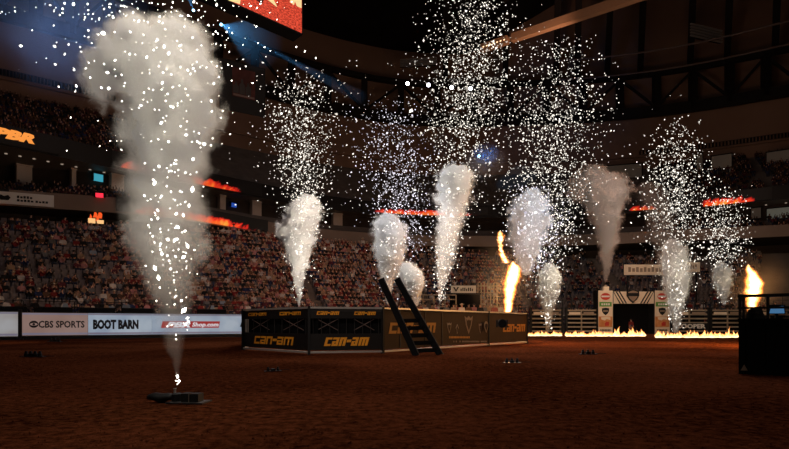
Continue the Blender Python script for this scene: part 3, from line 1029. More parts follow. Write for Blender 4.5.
r, s0, w = led_board('blank greyish lit board beyond a dark gap post', -70, 18, M['ledgrey'], A_L, B_L, (0.28, 2.1))
pp = P(20, 324, 39.75)
tag(MB().box(-.12, .12, -.1, .2, 0, 2.35).box(-.2, .2, -.15, .25, 0, .12).build('board_post', M['black'], loc=(pp.x, pp.y, 0), rz=ang_b), 'black post in the gap between two lit boards', 'post')
# board continuing behind the cage
C_B = (xat(420, 62.5), 62.5)
r, s0, w = led_board('dark arena board continuing behind the black cage', 249, 420, M['black'], (xat(249, 48.8), 48.8), C_B)

rl = empty('front_rail', (A_B[0], A_B[1], 0), ang_b); tag(rl, 'black pipe rail on posts above the lit boards', 'railing')
for z in (2.55, 3.0):
    MB().tube((-9, 1.0, z), (LB + 1, 1.0, z), 0.03, 6).build('rail', M['black'], rl)
for k in range(16):
    x = -8.5 + k * 1.7
    MB().tube((x, 1.0, 0.9), (x, 1.0, 3.02), 0.035, 6).build('post', M['black'], rl)
# press row: dark tables with bright papers and bags, staff standing
odd = ['white', 'pale blue', 'dark red', 'tan', 'pink']
for k in range(7):
    s = -4 + k * 3.0
    p = Vector((A_B[0] + math.cos(ang_b) * s - math.sin(ang_b) * .35, A_B[1] + math.sin(ang_b) * s + math.cos(ang_b) * .35, 1.5))
    t = empty('press_table', p, ang_b); tag(t, 'narrow black draped table right behind the lit boards', 'table', 'press tables')
    MB().box(-1.3, 1.3, 0, .6, .98, 1.04).build('tabletop', M['black'], t)
    MB().box(-1.28, 1.28, 0.02, .04, -1.5, .98).build('drape', M['skirt'], t)
    for j in range(4):
        x = random.uniform(-1.2, 1.1); q = random.choice(odd)
        b = MB(); ww = random.uniform(.12, .3); hh = random.uniform(.1, .36)
        b.add([(-ww, -.1, 0), (ww, -.1, 0), (ww * .9, .12, 0), (-ww * .9, .12, 0), (-ww * .7, -.06, hh), (ww * .6, -.05, hh * .9), (ww * .5, .08, hh * .8), (-ww * .6, .08, hh)],
              [(3, 2, 1, 0), (4, 5, 6, 7), (0, 1, 5, 4), (1, 2, 6, 5), (2, 3, 7, 6), (3, 0, 4, 7)])
        wp = p + Vector((math.cos(ang_b) * x - math.sin(ang_b) * .25, math.sin(ang_b) * x + math.cos(ang_b) * .25, 1.04))
        tag(b.build('cloth_bag', M_SHIRT[q], loc=wp, rz=ang_b), 'small %s bag lying on the black table behind the boards' % q, 'bag', 'bags on the press tables')

# ------------------------------------------------------------------ the black cage in mid arena
cage = empty('arena_cage', (0, 22, 0)); tag(cage, 'black many-sided steel arena cage with orange lettered banners', 'cage')
corners = [(xat(243, 24.3), 24.3), (xat(309, 20.6), 20.6), (xat(383, 21.4), 21.4), (xat(488.5, 28.7), 28.7), (xat(527, 32.4), 32.4), (xat(500, 38), 38), (xat(330, 36), 36), (xat(258, 32), 32)]
CH = 1.9


def cage_panel(a, b, style):
    an = math.atan2(b[1] - a[1], b[0] - a[0]); w = math.hypot(b[0] - a[0], b[1] - a[1])
    r = bpy.data.objects.new('cage_panel', None); COL.objects.link(r); r.parent = cage
    r.location = (a[0], a[1] - 22, 0); r.rotation_euler.z = an
    face = {'black': M['blackbanner'], 'brown': M['brownbanner'], 'plain': M['black']}[style]
    mb = MB()
    if style == 'black':
        mb.box(0.04, w - .04, 0.0, .03, 1.42, CH - .1).box(0.04, w - .04, 0.0, .03, .16, .82)
    else:
        mb.box(0.04, w - .04, 0.0, .03, .16, CH - .1)
    mb.build('banner', face, r)
    MB().box(0, w, -.03, .06, CH - .09, CH - .02).build('top_rail', M['alu'], r)
    MB().box(0, w, -.03, .06, .05, .12).build('bottom_rail', M['alu'], r)
    MB().box(0, w, 0.0, .05, CH - .2, CH - .10).build('upper_rail', M['steel'], r)
    MB().box(-.05, .05, -.05, .08, 0, CH).build('post', M['black'], r)
    if style == 'black':
        n = 2
        for k in range(n):
            x = w * (.25 + .5 * k); h = .14; ww = w * .30
            o = blocky('can-am', ww, h, .05).build('lettering', M['orange'], r); o.location = (x - .02, -.015, 1.56)
            for s in (-1, 1):
                MB().tube((x - w * .14, .15, .95 if s > 0 else 1.4), (x + w * .14, .15, 1.4 if s > 0 else .95), .016, 6).build('brace', M['pipe'], r)
        o = blocky('can-am', w * .60, .34, .105, .3).build('lettering', M['orange'], r); o.location = (w * .50 - .04, -.015, .33)
        for k in range(9):
            x = w * (k + .5) / 9
            MB().tube((x, .06, .8), (x, .06, 1.45), .012, 5).build('bar', M['steel'], r)
        MB().box(-.1, w + .1, .35, .38, .5, 1.6).build('dark_backing', M['skirt'], r)  # black sheet added to darken the view into the cage
    return r, w, an


def px_on(a, b, px):
    return on_plane(a, b, px)[0]


for i in range(8):
    a, b = corners[i], corners[(i + 1) % 8]
    if i in (0, 1): cage_panel(a, b, 'black')
    elif i == 2:
        r, w, an = cage_panel(a, b, 'brown')
        xa, xb = px_on(a, b, 388), px_on(a, b, 435)
        o = blocky('can-am', xb - xa, .46, .15, .25).build('lettering', M['darkorange'], r); o.location = ((xa + xb) / 2, -.01, .80)

        def shield(px, pyc, wpx, hpx, kind):
            s, D = on_plane(a, b, px)
            wm = wpx / F * D * 1.25; hm = hpx / F * D; zc = zat(pyc, D)
            mb = MB()
            if kind == 0: pts = [(-.5, .5), (-.35, .0), (0, -.5), (.35, .0), (.5, .5), (.25, .38), (0, .5), (-.25, .38)]
            elif kind == 1: pts = [(-.5, .1), (-.2, -.05), (0, -.5), (.2, -.05), (.5, .1), (.25, .3), (0, .5), (-.25, .3)]
            else: pts = [(math.cos(t) * .5, .12 + math.sin(t) * .36) for t in np.linspace(-.9, math.pi + .9, 12)] + [(0, -.5)]
            if kind != 2: pts = pts[::1]
            area = sum(p[0] * q[1] - q[0] * p[1] for p, q in zip(pts, pts[1:] + pts[:1]))
            if area < 0: pts = pts[::-1]
            mb.prism([(p[0] * wm + s, p[1] * hm + zc) for p in pts], -.02, -.005)
            e = mb.build('emblem', M['emblem'], r)
            MB().prism([(p[0] * wm * .62 + s, p[1] * hm * .62 + zc) for p in pts], -.03, -.021).build('emblem_core', M['brownbanner'], r)
        shield(449, 328, 7, 11, 0); shield(457, 329, 5, 10, 1); shield(468.5, 325, 13, 18, 0); shield(480, 328.5, 5, 10, 0); shield(486, 327, 7, 12, 2)
        mb = MB(); mo = MB()
        for px in np.arange(449, 470, 1.5):
            s, D = on_plane(a, b, px); z = zat(337.3, D)
            mo.box(s, s + .08 + .03 * random.random(), -.02, 0, z - .05, z + .05)
        for px in np.arange(452, 486, 1.25):
            s, D = on_plane(a, b, px); z = zat(341.5, D)
            if random.random() < .85: mb.box(s, s + .07, -.02, 0, z - .04, z + .04)
        mo.build('small_print', M['darkorange'], r)['kind'] = 'stuff'; mb.build('small_print', M['emblem'], r)['kind'] = 'stuff'
        for px in (400, 425, 442):
            s, D = on_plane(a, b, px)
            MB().box(s - .02, s + .02, -.03, -.005, .15, CH - .1).build('seam', M['steel'], r)
    elif i == 3:
        r, w, an = cage_panel(a, b, 'brown')
        xa, xb = px_on(a, b, 503), px_on(a, b, 525)
        o = blocky('can-am', xb - xa, .44, .12, .2).build('lettering', M['darkorange'], r); o.location = ((xa + xb) / 2 - .05, -.01, .75)
    else: cage_panel(a, b, 'plain')

# round black lamp on the cage corner
p = P(502, 323.5, 28.2)
r = empty('round_floodlight', p); tag(r, 'round black floodlight fixed to the brown cage corner', 'light')
MB().tube((0, -.12, 0), (0, .1, 0), .24, 16).build('housing', M['black'], r)
MB().tube((0, -.14, 0), (0, -.12, 0), .2, 16).build('lens', M['skirt'], r)
MB().box(-.04, .04, .0, .5, -.05, .05).box(-.3, -.25, -.05, .1, -.2, .2).box(.25, .3, -.05, .1, -.2, .2).build('bracket', M['black'], r)

# ladder leaning over the cage
lb1, lt1 = Vector((xat(416, 19.9), 19.9, 0)), P(381, 279, 20.9)
lb2, lt2 = Vector((xat(440, 20.6), 20.6, 0)), P(397, 279, 21.6)
r = empty('leaning_ladder', lb1); tag(r, 'black two-rail stair ladder leaning over the cage rim', 'ladder')
d1, d2, e2 = lt1 - lb1, lt2 - lb1, lb2 - lb1
MB().beam((0, 0, 0), d1, .10, .26, up=(1, 0, .3)).build('side_rail', M['skirt'], r)
MB().beam(e2, d2, .10, .26, up=(1, 0, .3)).build('side_rail', M['skirt'], r)
for t in np.linspace(.06, .44, 5):
    MB().beam(d1 * t, e2.lerp(d2, t), .05, .16).build('rung', M['skirt'], r)
for q1, q2 in ((Vector((0, 0, .02)), d1), (e2, d2)):
    MB().beam(q1 + Vector((.12, -.12, .02)), q2 + Vector((.12, -.12, 0)), .02, .03).build('edge_strip', M['steel'], r)

# ------------------------------------------------------------------ pyro devices on the dirt


def pyro_pot(px, py, D, label, n=2, s=1.0, rz=0.0):
    p = P(px, py, D); p.z = 0.0
    r = empty('pyro_launcher', p, rz); tag(r, label, 'pyro launcher')
    MB().box(-.5 * s, .5 * s, -.16 * s, .16 * s, 0, .035 * s).build('base_plate', M['steel'], r)
    for k in range(n):
        x = (-.3 + .6 * k / max(n - 1, 1)) * s
        MB().lathe([(.09 * s, .035 * s), (.09 * s, .16 * s), (.06 * s, .17 * s), (.055 * s, .26 * s)], 10, (x, 0, 0)).build('tube', M['black'], r)
    MB().box(-.12 * s, .12 * s, -.1 * s, .1 * s, .035 * s, .15 * s).build('control_box', M['black'], r)
    MB().tube((.5 * s, 0, .03), (1.0 * s, -.1 * s, .03), .012 * s, 5).build('cable', M['black'], r)
    return r


r = empty('spark_fountain_base', (xat(178, 8.05), 8.05, 0), -.1); tag(r, 'low black spark fountain base with sandbag and boxes, firing', 'pyro launcher')
MB().box(-.12, .46, -.16, .18, 0, .02).build('base_plate', M['steel'], r)
sb = MB(); prof = []
for i in range(9):
    t = i / 8
    rr = .085 * (math.sin(math.pi * min(max(t, .06), .94)) ** .35)
    for k in range(10):
        an = 2 * math.pi * k / 10
        prof.append((-.47 + .40 * t, rr * 1.3 * math.cos(an), .075 + rr * .85 * math.sin(an) + .012 * math.sin(t * 9)))
sb.add(prof, [(i * 10 + k, i * 10 + (k + 1) % 10, (i + 1) * 10 + (k + 1) % 10, (i + 1) * 10 + k) for i in range(8) for k in range(10)] + [tuple(range(9, -1, -1)), tuple(range(80, 90))])
sb.build('sandbag', M['black'], r, smooth=True)
MB().lathe([(.075, .02), (.075, .13), (.055, .145)], 12, (-.02, 0, 0)).build('pot', M['black'], r)
MB().lathe([(.018, .14), (.018, .2), (.024, .205), (.024, .215)], 8, (-.05, 0, 0)).build('nozzle', M['alu'], r)
MB().box(.10, .21, -.1, .08, .02, .15).build('control_box', M['black'], r)
MB().box(.23, .37, -.1, .08, .02, .145).build('control_box', M['black'], r)
MB().box(.22, .225, -.105, .075, .02, .13).build('strip', M['gate'], r)
pyro_pot(273, 371, 13.4, 'small black launcher lying on the dirt before the lettered cage', 2, .42, .5)
pyro_pot(512, 363.5, 16.2, 'low black launcher on the dirt near the brown cage banner', 3, .55, .1)
pyro_pot(588, 354.5, 20.8, 'low black launcher on the dirt facing the chute fire', 3, .7, .1)
pyro_pot(33, 357, 19.2, 'long black launcher on the dirt before the blank lit board', 4, .8, .05)
pyro_pot(55, 342, 35.5, 'small black launcher in the light at the foot of the boards', 3, .9, 0)
pyro_pot(440, 305, 27.0, 'black spark nozzle mounted on the cage rim', 1, .3).location.z = CH
pyro_pot(547, 334.5, 58.0, 'black pot in the ground fire before the chute gates', 1, 1.2)
pyro_pot(676, 334.5, 58.0, 'black pot beside the ivory chute arch', 1, 1.2)

# ------------------------------------------------------------------ chute arch and gates
DC = 63.0
pxm = lambda px: xat(px, DC)
arch = empty('chute_arch', (pxm(634), DC, 0)); tag(arch, 'ivory chute arch with printed pillars and a shield on its header', 'arch')
ox = pxm(634)
zt, zh = zat(290.5, DC), zat(303.5, DC)


def pilaster(px0, px1):
    x0, x1 = pxm(px0) - ox, pxm(px1) - ox
    xc = (x0 + x1) / 2; w = x1 - x0
    p = MB().box(x0, x1, 0, 1.4, 0, zt).build('pillar', M['ivory'], arch)
    MB().box(x0 - .06, x0, -.04, 1.44, 0, zt + .05).box(x1, x1 + .06, -.04, 1.44, 0, zt + .05).build('edge_trim', M['black'], p)
    ell = lambda cz, a, b, n=18: [(xc + a * math.cos(t), cz + b * math.sin(t)) for t in np.linspace(0, 2 * math.pi, n + 1)[:-1]]
    MB().prism(ell(zat(296.5, DC), .58, .42), -.03, 0).build('oval_badge', M['redprint'], p)
    MB().box(xc - .5, xc + .5, -.04, -.03, zat(297.2, DC), zat(295.6, DC)).build('badge_band', M['white'], p)
    MB().box(xc - w * .42, xc + w * .42, -.03, 0, zat(306.5, DC), zat(302, DC)).build('green_band', M['green'], p)
    for k in range(4):
        MB().box(xc - .5 + k * .27, xc - .32 + k * .27, -.04, -.03, zat(305.2, DC), zat(303.4, DC)).build('band_mark', M['white'], p)
    zc = zat(311.5, DC)
    sh = [(-.42, .38), (-.42, .05), (-.25, -.25), (0, -.45), (.25, -.25), (.42, .05), (.42, .38), (0, .46)]
    MB().prism([(xc + a, zc + b) for a, b in sh], -.03, 0).build('shield', M['black'], p)
    MB().box(xc - .3, xc + .3, -.04, -.03, zc - .02, zc + .14).build('shield_band', M['emblem'], p)
    MB().box(xc - w * .46, xc + w * .46, -.03, 0, zat(327, DC), zat(316.5, DC)).build('picture', M['orangepic'], p)
    MB().prism([(xc - .5, zat(319.5, DC)), (xc - .1, zat(320.5, DC)), (xc + .15, zat(319.0, DC)), (xc + .6, zat(320, DC)), (xc + .55, zat(317.3, DC)), (xc + .1, zat(316.8, DC)), (xc - .55, zat(317.3, DC))], -.04, -.03).build('picture_mark', M['ivory'], p)
    MB().prism([(xc - .05, zat(326, DC)), (xc + .4, zat(325.6, DC)), (xc + .42, zat(322, DC)), (xc + .1, zat(321.5, DC)), (xc - .12, zat(323.5, DC))], -.04, -.03).build('picture_mark', M['redprint'], p)
    for k in range(7):
        MB().box(xc - .62 + k * .18, xc - .50 + k * .18, -.03, 0, zat(331, DC), zat(329.3, DC)).build('small_print', M['black'], p)


M['orangepic'] = noisy('orange_picture', (0.50, 0.16, 0.05), (0.75, 0.36, 0.14), 1.2)
pilaster(598.2, 612.8); pilaster(654.6, 669.8)
x0, x1 = pxm(612.8) - ox, pxm(654.6) - ox
h = MB().box(x0 + .06, x1 - .06, 0.05, 1.3, zh, zt - .12).build('header', M['ivory'], arch)
for s in (-1, 1):
    for k in range(3):
        xa = (x0 if s < 0 else x1) - s * (.12 + k * .38)
        pts = [(xa, zh + (.0 + k * .0)), (xa - s * .16, zh), (xa - s * 1.15, zt - .13), (xa - s * .99, zt - .13)]
        if s > 0: pts = [(xa, zh), (xa - s * .16, zh), (xa - s * .16 + s * 0, zh)] and [(xa - .16, zh), (xa, zh), (xa - 0.0 + .0, zh)] and pts
        # stripes lean outward at the top
        b0, b1 = xa - s * .85, xa - s * .70
        t0, t1 = xa, xa + s * .15
        pts = [(b0, zh), (b1, zh), (t1, zt - .13), (t0, zt - .13)]
        pts = [(min(max(p[0], x0 + .07), x1 - .07), p[1]) for p in pts]
        area = sum(p[0] * q[1] - q[0] * p[1] for p, q in zip(pts, pts[1:] + pts[:1]))
        MB().prism(pts if area > 0 else pts[::-1], .01, .05).build('stripe', M['black'], h)
zc = zat(295.2, DC)
sh = [(-.72, .45), (-.75, -.05), (-.45, -.55), (0, -.95), (.45, -.55), (.75, -.05), (.72, .45), (.35, .62), (0, .7), (-.35, .62)]
xs = pxm(632.8) - ox
MB().prism([(xs + a, zc + b) for a, b in sh], -.06, .05).build('shield', M['black'], arch)
MB().prism([(xs + a * .8, zc + b * .8) for a, b in sh], -.09, -.06).build('shield_face', M['emblem'], arch)
MB().box(xs - .62, xs + .62, -.12, -.09, zc - .12, zc + .26).build('shield_band', M['black'], arch)
MB().box(x0, x1, 1.5, 1.6, 0, zh).build('opening_dark_sheet', M['skirt'], arch)  # black sheet put in for the darkness inside the opening
# nozzle box on the arch that feeds the brown smoke
p = P(605.5, 290.5, DC + .5)
r = empty('smoke_nozzle', (p.x, p.y, zt)); tag(r, 'small lit nozzle box on the arch pillar under the brown smoke', 'nozzle')
MB().box(-.32, .32, -.25, .25, 0.0, .5).build('box', M['ivory'], r)
MB().lathe([(.2, .5), (.24, .55), (.15, .7)], 10).build('nozzle', M['gate'], r)


def gate(px0, px1, label, sign=None, D=DC + .3):
    x0, x1 = xat(px0, D), xat(px1, D); w = x1 - x0
    r = empty('chute_gate', (x0, D, 0)); tag(r, label, 'gate')
    H = zat(309.5, D)
    for x in (0, w):
        MB().box(x - .12, x + .12, -.1, .14, 0, H + .25).build('post', M['black'], r)
    for k in range(6):
        z = .35 + (H - .45) * k / 5
        MB().box(.12, w - .12, -.06, .06, z - .09, z + .09).build('rail', M['gate'], r)
    MB().box(w * .48, w * .52, .07, .12, .2, H).build('mid_bar', M['gate'], r)
    MB().box(.12, w - .12, .6, .65, 0, H - .1).build('backing_sheet', M['skirt'], r)
    MB().box(.3, w * .45, -.1, -.06, H - .62, H - .30).build('sign_plate', M['ivory'], r)
    if w > 3: MB().box(w * .55, w - .4, -.1, -.06, H - .62, H - .30).build('sign_plate', M['emblem'], r)
    if sign:
        MB().box(.1, w - .1, -.12, -.06, .55, 1.30).build('sign_board', M['black'], r)
        text('lettering', sign, .48, M['white'], r, (w / 2, -.14, .70), bold=.03, width=w * .82)
    return r


gate(531, 562, 'steel chute gate with plates behind the small smoke puff')
gate(566.5, 597, 'steel chute gate with plates next to the ivory arch')
gate(671.5, 708, 'steel chute gate carrying a black sign with white capitals', 'COOPER')
gate(711, 745, 'steel chute gate with plates between the black sign and the platform')
gate(749, 790, 'steel chute gate seen through the platform railing')

# platform behind the chutes: dark structure with uprights, signs and watchers
r = empty('chute_platform', (pxm(640), DC + 3, 0)); tag(r, 'dark raised platform behind the chute gates with many uprights', 'platform')
x0, x1 = xat(545, DC + 3) - pxm(640), xat(800, DC + 3) - pxm(640)
MB().box(x0, x1, 0, 3.0, 2.0, 2.2).build('deck', M['black'], r)
for k in range(30):
    x = x0 + (x1 - x0) * k / 29
    MB().tube((x, 0, 0), (x, 0, 4.6 + .5 * math.sin(k * 2.1)), .07, 6).build('upright', M['steel'], r)
for z in (3.2, 4.2):
    MB().tube((x0, 0, z), (x1, 0, z), .05, 6).build('rail', M['steel'], r)
for k, px in enumerate((573, 581, 588, 683, 690, 697, 703, 716, 729, 764, 775)):
    q = Vector((xat(px, DC + 4.3), DC + 4.3, 2.2))
    sh_ = ['black', 'dark red', 'black', 'grey', 'dark red', 'black', 'white', 'brown', 'black', 'maroon', 'black'][k]
    ht = [None, 'black', 'pale', 'black', 'black', None, 'pale', 'black', 'pale', None, 'black'][k]
    near = ['beside the arch'] * 3 + ['above the black sign gate'] * 4 + ['above the gate by the platform'] * 2 + ['behind the right flame'] * 2
    near = [s.replace('right flame', 'railing flame') for s in near]
    hl = {None: 'bare-headed', 'black': 'black-hatted', 'pale': 'pale-hatted'}[ht]
    place_person(q, random.uniform(-.4, .4), 'standing', sh_, ht, '%s watcher in %s shirt on the chute platform %s' % (hl, sh_, near[k]), 'watchers on the chute platform')
place_person((xat(631, DC + 1.2), DC + 1.2, 0), 0.1, 'standing', 'dark red', 'black', 'dim figure in dark red shirt standing in the arch opening', None)


def sponsor_sign(px0, px1, py0, py1, D, label, marks='bars', mm='white'):
    w = (px1 - px0) / F * D; h = (py1 - py0) / F * D
    c = P((px0 + px1) / 2, py1, D)
    r = empty('sponsor_sign', c); tag(r, label, 'sign')
    MB().box(-w / 2, w / 2, 0, .12, 0, h).build('panel', M[mm], r)
    MB().box(-w / 2 - .05, w / 2 + .05, .02, .16, -.06, h + .06).build('frame', M['black'], r)
    if marks == 'v':
        x = -w * .3
        MB().prism([(x, h * .2), (x + w * .12, h * .8), (x + w * .06, h * .8), (x, h * .45), (x - w * .06, h * .8), (x - w * .12, h * .8)], -.03, 0).build('logo', M['black'], r)
        mk = MB()
        for k in range(7): mk.box(w * (-.12 + k * .075), w * (-.075 + k * .075), -.03, 0, h * .3, h * (.72 if k % 3 else .6))
        mk.build('printed_marks', M['black'], r)['kind'] = 'stuff'
    else:
        mk = MB()
        for k in range(9): mk.box(w * (-.4 + k * .09), w * (-.34 + k * .09), -.03, 0, h * .3, h * (.65 if k % 2 else .75))
        mk.build('printed_marks', M['emblem'], r)['kind'] = 'stuff'
    for x in (-w * .4, w * .4):
        MB().box(x - .08, x + .08, .16, .3, -c.z, h).build('support', M['black'], r)
    return r


sponsor_sign(451, 476, 285.5, 293.5, 55, 'white sign with a dark forked logo above the cage rim', 'v')
sponsor_sign(624, 667, 264.5, 275, 68, 'wide ivory sign above the chute arch', 'bars', 'ivory')
sponsor_sign(672, 700, 262, 272, 68.5, 'ivory sign behind the tall smoke beside the arch', 'bars', 'ivory')

# low picket fence and rails behind the cage
r = empty('picket_fence', P(487, 308, 56)); r.location.z = 0
tag(r, 'tall row of dark fence pickets between the white sign and the flame', 'fence')
for k, px in enumerate(np.linspace(478, 497, 7)):
    x = xat(px, 56) - r.location.x
    MB().box(x - .06, x + .06, -.05, .05, 0, zat(283, 56)).build('picket', M['gate'], r)
for z in (3.0, 5.2):
    MB().box(xat(477, 56) - r.location.x, xat(498, 56) - r.location.x, .05, .12, z, z + .12).build('rail', M['gate'], r)
r = empty('vomitory_box', (xat(466, 54), 54, 0)); tag(r, 'dark square booth below the white sign', 'vomitory')  # solid black box stands in for the dark vomitory
hh = zat(293.5, 54)
MB().box(-1.45, 1.45, 0, 2, 0, hh).build('body', M['skirt'], r)
MB().box(-1.55, 1.55, -.1, 2.1, hh - .1, hh + .05).build('roof_slab', M['black'], r)
r = empty('barrier_rail', (xat(432, 52), 52, 0)); tag(r, 'light pipe barrier behind the cage rim beside the thin smoke', 'railing')
x0, x1 = xat(412, 52) - r.location.x, xat(456, 52) - r.location.x
for py in (295, 299.5):
    MB().tube((x0, 0, zat(py, 52)), (x1, 0, zat(py, 52)), .07, 6).build('rail', M['gate'], r)
for k in range(5):
    x = x0 + (x1 - x0) * k / 4
    MB().tube((x, 0, 0), (x, 0, zat(295, 52)), .06, 6).build('post', M['gate'], r)
# ringside people seen over the cage rim
for k, px in enumerate(np.linspace(415, 500, 17)):
    D = 46 + (k % 3) * 1.2
    sh_ = ['tan', 'dark red', 'white', 'brown', 'pink', 'black', 'grey'][k % 7]
    ht = [None, 'pale', None, 'black'][k % 4]
    hl = {None: 'bare-headed', 'black': 'black-hatted', 'pale': 'pale-hatted'}[ht]
    q = Vector((xat(px + random.uniform(-1.5, 1.5), D), D, 0))
    q.z = zat(304.5, D) - 1.75
    place_person(q, random.uniform(-.4, .4), 'standing', sh_, ht, '%s bystander in %s shirt just above the brown cage rim' % (hl, sh_), 'bystanders over the cage rim')
bl = MB().box(xat(408, 45), xat(506, 45), 45, 50, 0, zat(304.5, 46) - 1.75)
tag(bl.build('walkway_riser', M['black']), 'black riser carrying the bystanders behind the cage', 'riser')

# ------------------------------------------------------------------ black platform with railing, close by
DP = 12.3
x0 = xat(737.5, DP)
r = empty('camera_platform', (x0, DP, 0), -0.62); tag(r, 'black skirted platform with a pipe railing standing on the dirt', 'platform')
zr = zat(295, DP); zd = zat(318.5, DP); zm = zat(307, DP)
WP = 3.1; DD = 2.0
MB().box(0, WP, 0, DD, zd - .08, zd).build('deck', M['skirt'], r)
MB().box(0.02, WP, 0.02, .05, 0.03, zd - .08).box(0.02, .05, .05, DD, 0.03, zd - .08).build('skirt_cloth', M['skirt'], r)
for k in range(7):
    x = .12 + k * .38
    MB().box(x, x + .03, -.012, .02, .05, zd - .1).build('skirt_fold', M['skirt'], r)
for x in (0.05, .58, 1.0, 1.6, 2.2):
    MB().box(x - .03, x + .03, .02, .08, zd, zr).build('post', M['black'], r)
MB().box(0, WP, 0.0, .09, zr - .06, zr + .01).build('top_rail', M['black'], r)
MB().box(0, WP, 0.0, .08, zm - .05, zm).build('mid_rail', M['black'], r)
MB().box(0, .09, 0.0, DD, zr - .06, zr + .01).build('side_rail', M['black'], r)
MB().box(0.02, .08, DD - .08, DD, zd, zr).build('post', M['black'], r)
MB().prism([(.06, .12), (.20, .12), (.13, .26)], -.02, .02).build('corner_mark', M['emblem'], r)
mt = mat('monitor_glow', (0.02, 0.05, 0.08), 0.3, emit=(0.10, 0.28, 0.55), strength=0.5)
q = empty('small_monitor', (x0 + .90, DP - .03, zd), -.3); tag(q, 'small monitor with a blue glow behind the platform rail', 'monitor')
MB().box(-.17, .17, 0, .04, .1, .32).build('housing', M['black'], q)
MB().prism([(-.15, .12), (.15, .12), (.13, .29), (-.12, .27)], -.01, 0).build('screen', mt, q)
MB().box(-.03, .03, .0, .04, 0, .1).box(-.1, .1, -.06, .1, 0, .02).build('stand', M['black'], q)
q = empty('equipment_case', (x0 + .63, DP + .29, zd), -.62); tag(q, 'dark hunched equipment case on the platform deck', 'case')
MB().add([(-.2, -.15, 0), (.2, -.15, 0), (.2, .15, 0), (-.2, .15, 0), (-.15, -.1, .22), (.1, -.1, .27), (.1, .1, .27), (-.15, .1, .22)], [(3, 2, 1, 0), (4, 5, 6, 7), (0, 1, 5, 4), (1, 2, 6, 5), (2, 3, 7, 6), (3, 0, 4, 7)]).build('body', M['black'], q)
MB().box(-.08, .06, -.13, -.1, .12, .16).build('handle', M['steel'], q)

# ------------------------------------------------------------------ hanging scoreboard
s0p = P(302, 34, 40); zb = s0p.z
s1p = Vector((xat(190, 34.1), 34.1, zb))
an = math.atan2(s0p.y - s1p.y, s0p.x - s1p.x); wl = math.hypot(s0p.x - s1p.x, s0p.y - s1p.y)
r = empty('hanging_scoreboard', s1p, an); tag(r, 'huge hanging scoreboard with a red dirt replay on its screen', 'scoreboard')
HS = 6.0


def screen_mat():
    m = mat('replay_screen', (0.02, 0.005, 0.005), 0.4)
    nt = m.node_tree; N = nt.nodes; L = nt.links; b = N['Principled BSDF']
    tc = N.new('ShaderNodeTexCoord')
    mp = N.new('ShaderNodeMapping'); mp.inputs['Scale'].default_value = (2.2, 1, 6.0)
    n = N.new('ShaderNodeTexNoise'); n.inputs['Scale'].default_value = 2.2; n.inputs['Detail'].default_value = 5; n.inputs['Roughness'].default_value = .65
    L.new(tc.outputs['Object'], mp.inputs['Vector']); L.new(mp.outputs[0], n.inputs['Vector'])
    rr = N.new('ShaderNodeValToRGB'); e = rr.color_ramp.elements
    e[0].position = .36; e[0].color = (0.10, 0.004, 0.003, 1); e[1].position = .56; e[1].color = (0.90, 0.085, 0.04, 1)
    x = e.new(.75); x.color = (1.0, 0.16, 0.08, 1)
    L.new(n.outputs['Fac'], rr.inputs['Fac']); L.new(rr.outputs['Color'], b.inputs['Emission Color']); b.inputs['Emission Strength'].default_value = 0.95
    return m


MB().box(0, wl, 0.02, .1, 0.06, HS - .1).build('screen', screen_mat(), r)
MB().box(-.05, wl + .06, .1, 1.3, -.05, HS).build('housing', M['skirt'], r)
MB().box(-.05, wl + .06, 0.0, .1, -.05, .06).box(wl, wl + .06, 0, .1, 0, HS).build('bezel', M['skirt'], r)
M['scr1'] = mat('screen_yellow', (0, 0, 0), emit=(1.0, 0.75, 0.35), strength=0.95)
M['scr2'] = mat('screen_dark', (0, 0, 0), emit=(0.05, 0.01, 0.008), strength=1.0)
xs_ = lambda px: on_plane(s1p, s0p, px)[0]
zs_ = lambda px, py: zat(py, on_plane(s1p, s0p, px)[1]) - zb


def scr(pts, m, nm):
    q = [(xs_(a), zs_(a, b)) for a, b in pts]
    area = sum(p[0] * t[1] - t[0] * p[1] for p, t in zip(q, q[1:] + q[:1]))
    MB().prism(q if area > 0 else q[::-1], -.005, .02).build(nm, m, r)


scr([(228, 0), (240, 4), (241, -3), (230, -6)], M['scr1'], 'screen_graphic')
scr([(266, -2), (277, 7), (276, 4), (272, -3)], M['scr1'], 'screen_graphic')
scr([(290, 2), (294, 5), (295, 1), (297, 6), (301.5, 8), (301.5, -2), (291, -4)], M['scr1'], 'screen_graphic')
scr([(252, -3), (262, 4), (264, -1), (258, -6)], M['scr2'], 'screen_graphic')
for x in (wl - .8, wl - 6):
    MB().tube((x, .7, HS), (x, .7, 57 - zb), .08, 6).build('hanger_cable', M['truss'], r)

# dim hanging banner
c = P(243, 113, 60)
r = empty('hanging_banner', c, .55); tag(r, 'dark hanging banner with a dim group picture', 'banner')
MB().box(-2.6, 2.6, 0, .08, 0, 5.6).build('cloth', M['black'], r)
MB().box(-1.2, 1.4, -.02, 0, 1.7, 5.0).build('picture_panel', noisy('banner_picture', (0.03, 0.012, 0.012), (0.12, 0.045, 0.04), .5), r)
for x, hh in ((-.8, 1.3), (-.1, 1.7), (.6, 1.4)):
    MB().prism([(x - .3, 2.1), (x + .3, 2.1), (x + .32, 2.1 + hh * .6), (x + .12, 2.1 + hh * .75), (x + .1, 2.1 + hh), (x - .12, 2.1 + hh), (x - .12, 2.1 + hh * .75), (x - .32, 2.1 + hh * .6)], -.05, -.021).build('printed_figure', M['steel'], r)
MB().box(-1.1, 1.3, -.04, -.021, 1.8, 2.02).build('printed_strip', M['pipe'], r)
MB().tube((-2.6, 0.04, 5.65), (2.6, .04, 5.65), .07, 6).build('hanging_bar', M['truss'], r)

# ------------------------------------------------------------------ stage spotlights


